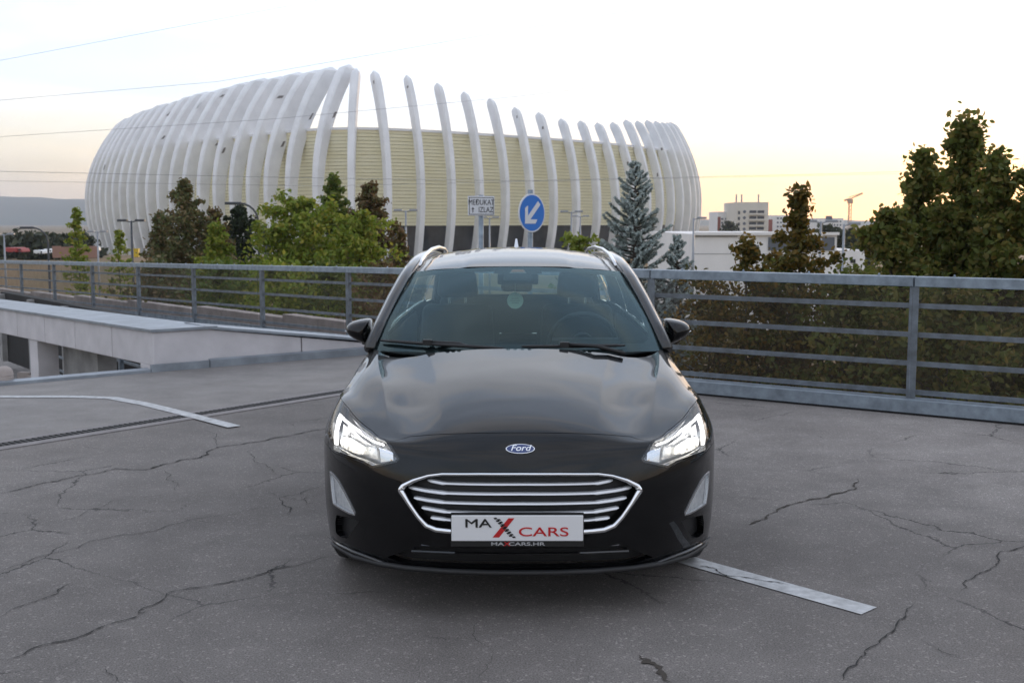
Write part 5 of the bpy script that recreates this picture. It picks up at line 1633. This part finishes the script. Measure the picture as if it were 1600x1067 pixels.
def tree(name, lab, u, v, Y, zlow, shape, kind, n, size, cat='tree', seed=1, clump=.28, trunk=.09, group=None, lean=0.0, ndens=1.0, dens_top=1.0, twigs=True):
    """shape: list of (height fraction, radius in m) from the lowest leaves to the tip seen at (u, v)"""
    rnd = random.Random(seed)
    tip = at(u, v, Y)
    root = empty(name, (tip.x - lean, Y, GZ), 0, lab, cat, group)
    H = tip.z - GZ; zl = zlow - GZ
    zs = [zl + (H - zl) * f for f, r in shape]; rs_ = [r for f, r in shape]
    path = [(0, 0, 0)]
    for k in range(1, 9):
        f = k / 8
        path.append((lean * f ** 1.5 + rnd.uniform(-.06, .06) * (k < 8), rnd.uniform(-.06, .06), H * f * (.985 if k == 8 else 1)))
    tr = MB().tube(path, [trunk * (1 - .9 * k / 8) + .006 for k in range(9)], 8).build('trunk', M['bark'], root, True)
    axis = lambda z: Vector((lean * (z / H) ** 1.5, 0, z))
    centres = []
    mb = MB()
    nbr = int(len(zs) * 0 + (H - zl) * 9 * ndens) + 10
    for b in range(nbr):
        f = (b + rnd.random()) / nbr
        z = zl + (H - zl) * f
        rad = float(np.interp(z, zs, rs_))
        az = b * 2.39996 + rnd.uniform(-.4, .4)
        ln = rad * rnd.uniform(.55, 1.08)
        a = axis(z)
        rise = rnd.uniform(.15, .55) * ln
        end = a + Vector((math.cos(az) * ln, math.sin(az) * ln, rise))
        mid = a.lerp(end, .5) + Vector((0, 0, -.06 * ln))
        st_ = axis(max(0.1, z - .15 * ln))
        if twigs: mb.tube([st_, mid, end], [max(.008, trunk * .28 * (1 - f * .7)), max(.005, trunk * .16 * (1 - f * .7)), .004], 4, cap=False)
        steps = max(2, int(ln / (clump * .9)))
        for q in range(steps + 1):
            t = .30 + .70 * q / steps
            c = a.lerp(end, t) + Vector((rnd.uniform(-1, 1), rnd.uniform(-1, 1), rnd.uniform(-.7, .7))) * clump * min(1.0, .2 + rad / 1.1) * .5
            cl = clump * min(1.0, .28 + rad / 1.1)
            centres.append((c.x, c.y, c.z, cl * rnd.uniform(.25, .55)))
    if twigs: mb.build('branches', M['bark'], tr, True)['kind'] = 'stuff'
    for q in range(6):
        z = H - q * .10 * (H - zl) / 6
        centres.append((axis(z).x, 0, z, clump * .3))
    V, F = leaves(rnd, centres, n, size, clump * .5)
    leaf_mesh('crown', V, F, LM[kind], root)
    return root

# behind the right-hand railing
RG = 'dark trees behind the right railing'
tree('leafy_tree', 'dark green tree with tallest tip behind the right railing', 1512, 192, 13.6, -3.2, [(0, 1.2), (.3, 1.1), (.5, .9), (.64, .6), (.74, .38), (.86, .25), (.95, .17), (1, .05)], 'dark', 24700, 0.059, seed=11, group=RG, clump=.30)
tree('leafy_tree', 'dark green tree with a rounded tip left of the tallest tree behind the railing', 1443, 246, 14.2, -3.2, [(0, 1.2), (.35, 1.15), (.55, .9), (.7, .62), (.81, .40), (.88, .26), (.94, .16), (1, .05)], 'dark', 22100, 0.059, seed=12, group=RG, clump=.30)
tree('leafy_tree', 'dark green tree right of the tallest tree behind the railing', 1557, 248, 13.0, -3.2, [(0, 1.2), (.4, 1.0), (.6, .65), (.75, .32), (.86, .2), (.95, .14), (1, .05)], 'dark', 19500, 0.059, seed=13, group=RG, clump=.28)
tree('leafy_tree', 'dark green tree at the right end of the row behind the railing', 1625, 272, 12.6, -3.2, [(0, 1.2), (.4, 1.1), (.7, .75), (.9, .4), (1, .12)], 'dark', 18200, 0.059, seed=14, group=RG, clump=.3)
tree('leafy_tree', 'low spreading dark tree sloping down beside the golden shrub', 1392, 338, 13.4, -3.4, [(0, 1.3), (.4, 1.2), (.7, .75), (.9, .4), (1, .15)], 'dark', 19500, 0.056, seed=15, group=RG, clump=.28)
tree('golden_shrub', 'slender golden leaved shrub rising above the right railing before the white hall', 1249, 300, 12.6, -2.6, [(0, .9), (.35, 1.0), (.55, .85), (.70, .62), (.80, .46), (.88, .22), (.94, .09), (1, .02)], 'gold', 10140, 0.048, 'shrub', seed=16, clump=.22, trunk=.04)
tree('golden_shrub', 'lower golden leaved shrub with bare twigs beside the slender one', 1168, 378, 12.2, -2.6, [(0, .8), (.45, .8), (.7, .65), (.85, .42), (.94, .2), (1, .03)], 'gold', 6500, 0.042, 'shrub', seed=17, clump=.2, trunk=.03)
tree('green_shrub', 'olive green shrub behind the rails below the golden shrubs', 1215, 430, 12.6, -3.6, [(0, 1.2), (.5, 1.2), (.8, .8), (1, .3)], 'dark', 13520, 0.050, 'shrub', seed=18, clump=.3, trunk=.04)
tree('green_shrub', 'olive golden shrub behind the rails right of the car mirror', 1115, 452, 12.9, -3.6, [(0, 1.0), (.5, 1.0), (.8, .7), (1, .3)], 'gold', 10920, 0.045, 'shrub', seed=19, clump=.28, trunk=.04)
tree('green_shrub', 'dark undergrowth shrub behind the rails under the low spreading tree', 1330, 440, 12.0, -3.6, [(0, 1.2), (.5, 1.2), (.8, .8), (1, .3)], 'dark', 13000, 0.050, 'shrub', seed=20, clump=.3, trunk=.04)
tree('green_shrub', 'dark undergrowth shrub behind the rails under the tallest tree', 1480, 455, 11.4, -3.6, [(0, 1.2), (.5, 1.2), (.8, .8), (1, .3)], 'dark', 13000, 0.050, 'shrub', seed=21, clump=.3, trunk=.04)
tree('lime_shrub', 'small lime leaved shrub showing between the car roof and the spruce', 905, 372, 20, -2.5, [(0, .6), (.5, .6), (.85, .5), (1, .25)], 'lime', 1980, 0.072, 'shrub', seed=22, clump=.22, trunk=.03)
# beyond the ramp on the left
tree('brown_tree', 'tall brownish green pointed tree in front of the arena', 288, 286, 36, -4, [(0, 1.8), (.35, 1.7), (.6, 1.3), (.8, .75), (.93, .34), (1, .06)], 'brown', 19800, 0.090, seed=31, clump=.3)
tree('brown_tree', 'shorter brownish tree leaning on the left of the tall brown one', 249, 335, 37, -4, [(0, 1.2), (.5, 1.1), (.8, .6), (1, .06)], 'brown', 8800, 0.090, seed=32, clump=.28)
tree('brown_tree', 'rusty brown tree on the right of the tall brown one', 334, 330, 37, -4, [(0, 1.2), (.5, 1.0), (.8, .6), (1, .08)], 'rust', 9240, 0.090, seed=33, clump=.28)
tree('dark_tree', 'small round dark green tree under the curved street lamp', 374, 326, 40, -4, [(0, .7), (.4, .8), (.75, .72), (.92, .5), (1, .2)], 'deep', 11440, 0.084, seed=34, clump=.26)
tree('green_tree', 'broad yellow green tree filling the middle before the arena', 470, 318, 33, -4, [(0, 2.1), (.4, 2.1), (.7, 1.75), (.88, 1.15), (1, .4)], 'yellow', 28600, 0.090, seed=35, clump=.34)
tree('green_tree', 'yellow green tree right of the broad one with a flat top', 560, 340, 32, -4, [(0, 1.4), (.45, 1.4), (.75, 1.05), (.92, .6), (1, .25)], 'yellow', 17600, 0.090, seed=36, clump=.32)
tree('green_tree', 'pointed green tree tip rising behind the broad yellow green tree', 522, 278, 38, -4, [(0, 1.4), (.5, 1.2), (.75, .8), (.9, .4), (1, .06)], 'green', 13200, 0.102, seed=37, clump=.3)
tree('rust_tree', 'rusty leaved tree right of the yellow green trees', 578, 290, 37, -4, [(0, 1.6), (.45, 1.4), (.7, .95), (.88, .5), (1, .08)], 'rust', 16500, 0.096, seed=38, clump=.3)
tree('rust_tree', 'small rusty tree at the right end of the left tree group', 626, 366, 36, -4, [(0, .5), (.5, .5), (.8, .35), (1, .08)], 'rust', 4180, 0.090, seed=39, clump=.24)
tree('green_shrub', 'yellow green shrub in front of the brown trees', 338, 352, 33, -4, [(0, 1.0), (.5, 1.0), (.8, .6), (1, .12)], 'yellow', 9900, 0.084, 'shrub', seed=40, clump=.28)
tree('young_tree', 'thin young tree with yellow leaves in front of the hill', 119, 328, 44, -4.4, [(0, .9), (.35, .95), (.6, .55), (.85, .3), (1, .1)], 'yellow', 3300, 0.102, seed=41, clump=.26, trunk=.06)
tree('young_tree', 'small yellow leaved sapling before the arena ribs near the yellow box', 186, 362, 44, -4.4, [(0, .5), (.5, .6), (.8, .4), (1, .1)], 'yellow', 1650, 0.102, seed=42, clump=.24, trunk=.05)
for i, (u, k_, l) in enumerate(((250, 'brown', 'brownish shrub behind the ramp railing below the brown trees'), (345, 'green', 'green shrub behind the ramp railing below the small dark tree'), (430, 'yellow', 'yellow green shrub behind the ramp railing under the broad tree'), (515, 'green', 'green shrub behind the ramp railing right of the broad tree'), (600, 'rust', 'rusty shrub behind the ramp railing next to the car roof'))):
    tree('ramp_shrub', l, u, 418, 27 + i % 2, -4, [(0, 1.4), (.5, 1.4), (.8, 1.1), (1, .5)], k_, 5500, .085, 'shrub', seed=100 + i, clump=.32, trunk=.05, group='shrubs behind the ramp railing')
fr2 = random.Random(8)
FARL = ['round dark tree in the far row nearest the red truck', 'bushy far tree beside the round dark one', 'broad far tree below the hill slope', 'far tree under the curved lamp before the hill',
        'low far tree behind the white vans', 'far tree left of the young yellow tree', 'far tree behind the young yellow tree', 'far tree next to the leftmost arena ribs']
for i, l in enumerate(FARL):
    tree('far_tree', l, -4 + i * 19 + fr2.uniform(-3, 3), 372 + fr2.uniform(-4, 5), 135 + 6 * (i % 3), -5, [(0, 2.0), (.4, 2.4), (.75, 1.7), (1, .5)], 'far', 900, .55, seed=60 + i, clump=.9, trunk=.2, group='far trees before the hill', ndens=.35)
for i, (u, v, l) in enumerate(((1140, 350, 'round tree on the skyline left of the pale tower'), (1335, 366, 'dark tree behind the wing of the white hall'), (1318, 368, 'dark tree between the hall end and the gabled house'), (1292, 360, 'small tree before the right apartment block'))):
    tree('skyline_tree', l, u, v, 150 if i else 300, -5, [(0, 2.2), (.4, 2.6), (.75, 2.0), (1, .6)], 'far', 1100, .6, seed=80 + i, clump=1.0, trunk=.2, group='trees behind the white hall', ndens=.3)

# blue spruce: whorls of needle-covered boughs
def spruce(lab, u, v, Y, zlow, rmax, seed):
    rnd = random.Random(seed); g = np.random.default_rng(seed)
    tip = at(u, v, Y); H = tip.z - GZ; zl = zlow - GZ
    root = empty('blue_spruce', (tip.x, Y, GZ), 0, lab, 'tree')
    tr = MB().tube([(0, 0, 0), (0, 0, H * .6), (0, 0, H)], [.12, .06, .006], 8).build('trunk', M['bark'], root, True)
    mb = MB(); VV, FF = [], []
    nv = 0
    def needles(a, b, n, ln):
        nonlocal nv
        a, b = np.array(a), np.array(b)
        d = (b - a) / (np.linalg.norm(b - a) + 1e-9)
        t = g.random(n)[:, None]
        p = a + (b - a) * t
        r = g.normal(size=(n, 3)); r -= (r @ d)[:, None] * d; r /= np.linalg.norm(r, axis=1, keepdims=True)
        r[:, 2] += .15
        e = p + (r * .85 + d * .55) * ln * g.uniform(.7, 1.2, n)[:, None]
        w = np.cross(r, d) * .006
        V = np.stack([p - w, p + w, e + w * .3, e - w * .3], 1).reshape(-1, 3)
        F = (np.arange(n)[:, None] * 4 + np.arange(4)[None]) + nv
        VV.append(V); FF.append(F); nv += 4 * n
    nb_ = 270
    for k in range(nb_):
        f = min(.985, (k + rnd.random()) / nb_)
        f = f ** 1.12
        z = zl + (H - zl) * f
        rad = rmax * (1 - f) ** .8 + .02
        az = k * 2.39996 + rnd.uniform(-.5, .5)
        ln = rad * rnd.uniform(.5, 1.15)
        up = rnd.uniform(-.05, .30) + .55 * f
        s_ = Vector((0, 0, z)); m_ = Vector((math.cos(az) * ln * .55, math.sin(az) * ln * .55, z + ln * (up - .2) * .5))
        e_ = Vector((math.cos(az + .1) * ln, math.sin(az + .1) * ln, z + ln * up))
        mb.tube([s_, m_, e_], [.012, .007, .003], 4, cap=False)
        needles(m_ * .7 + s_ * .3, e_, int(150 * ln / .5) + 14, .026)
        for q in (.3, .45, .6, .72, .84, .94):
            c = s_.lerp(m_, q * 2) if q < .5 else m_.lerp(e_, (q - .5) * 2)
            for sd in (-1, 1):
                aa = az + sd * rnd.uniform(.5, 1.0)
                tw = c + Vector((math.cos(aa), math.sin(aa), rnd.uniform(-.1, .3) + .3 * f)) * ln * .40 * (1.15 - q) * rnd.uniform(.6, 1.2)
                mb.tube([c, tw], [.004, .002], 3, cap=False)
                needles(c, tw, int(95 * ln * (1.15 - q) / .3) + 10, .025)
    needles((0, 0, H - .5), (0, 0, H - .12), 60, .025)
    mb.build('boughs', M['bark'], tr, True)['kind'] = 'stuff'
    leaf_mesh('crown', np.concatenate(VV), np.concatenate(FF), LM['spruce'], root)
spruce('blue grey spruce with upright tip in front of the arena', 993, 252, 15.2, -1.6, 1.3, 4)
spruce('lower blue grey spruce top beside the taller one', 1058, 366, 15.0, -2.6, 1.0, 5)
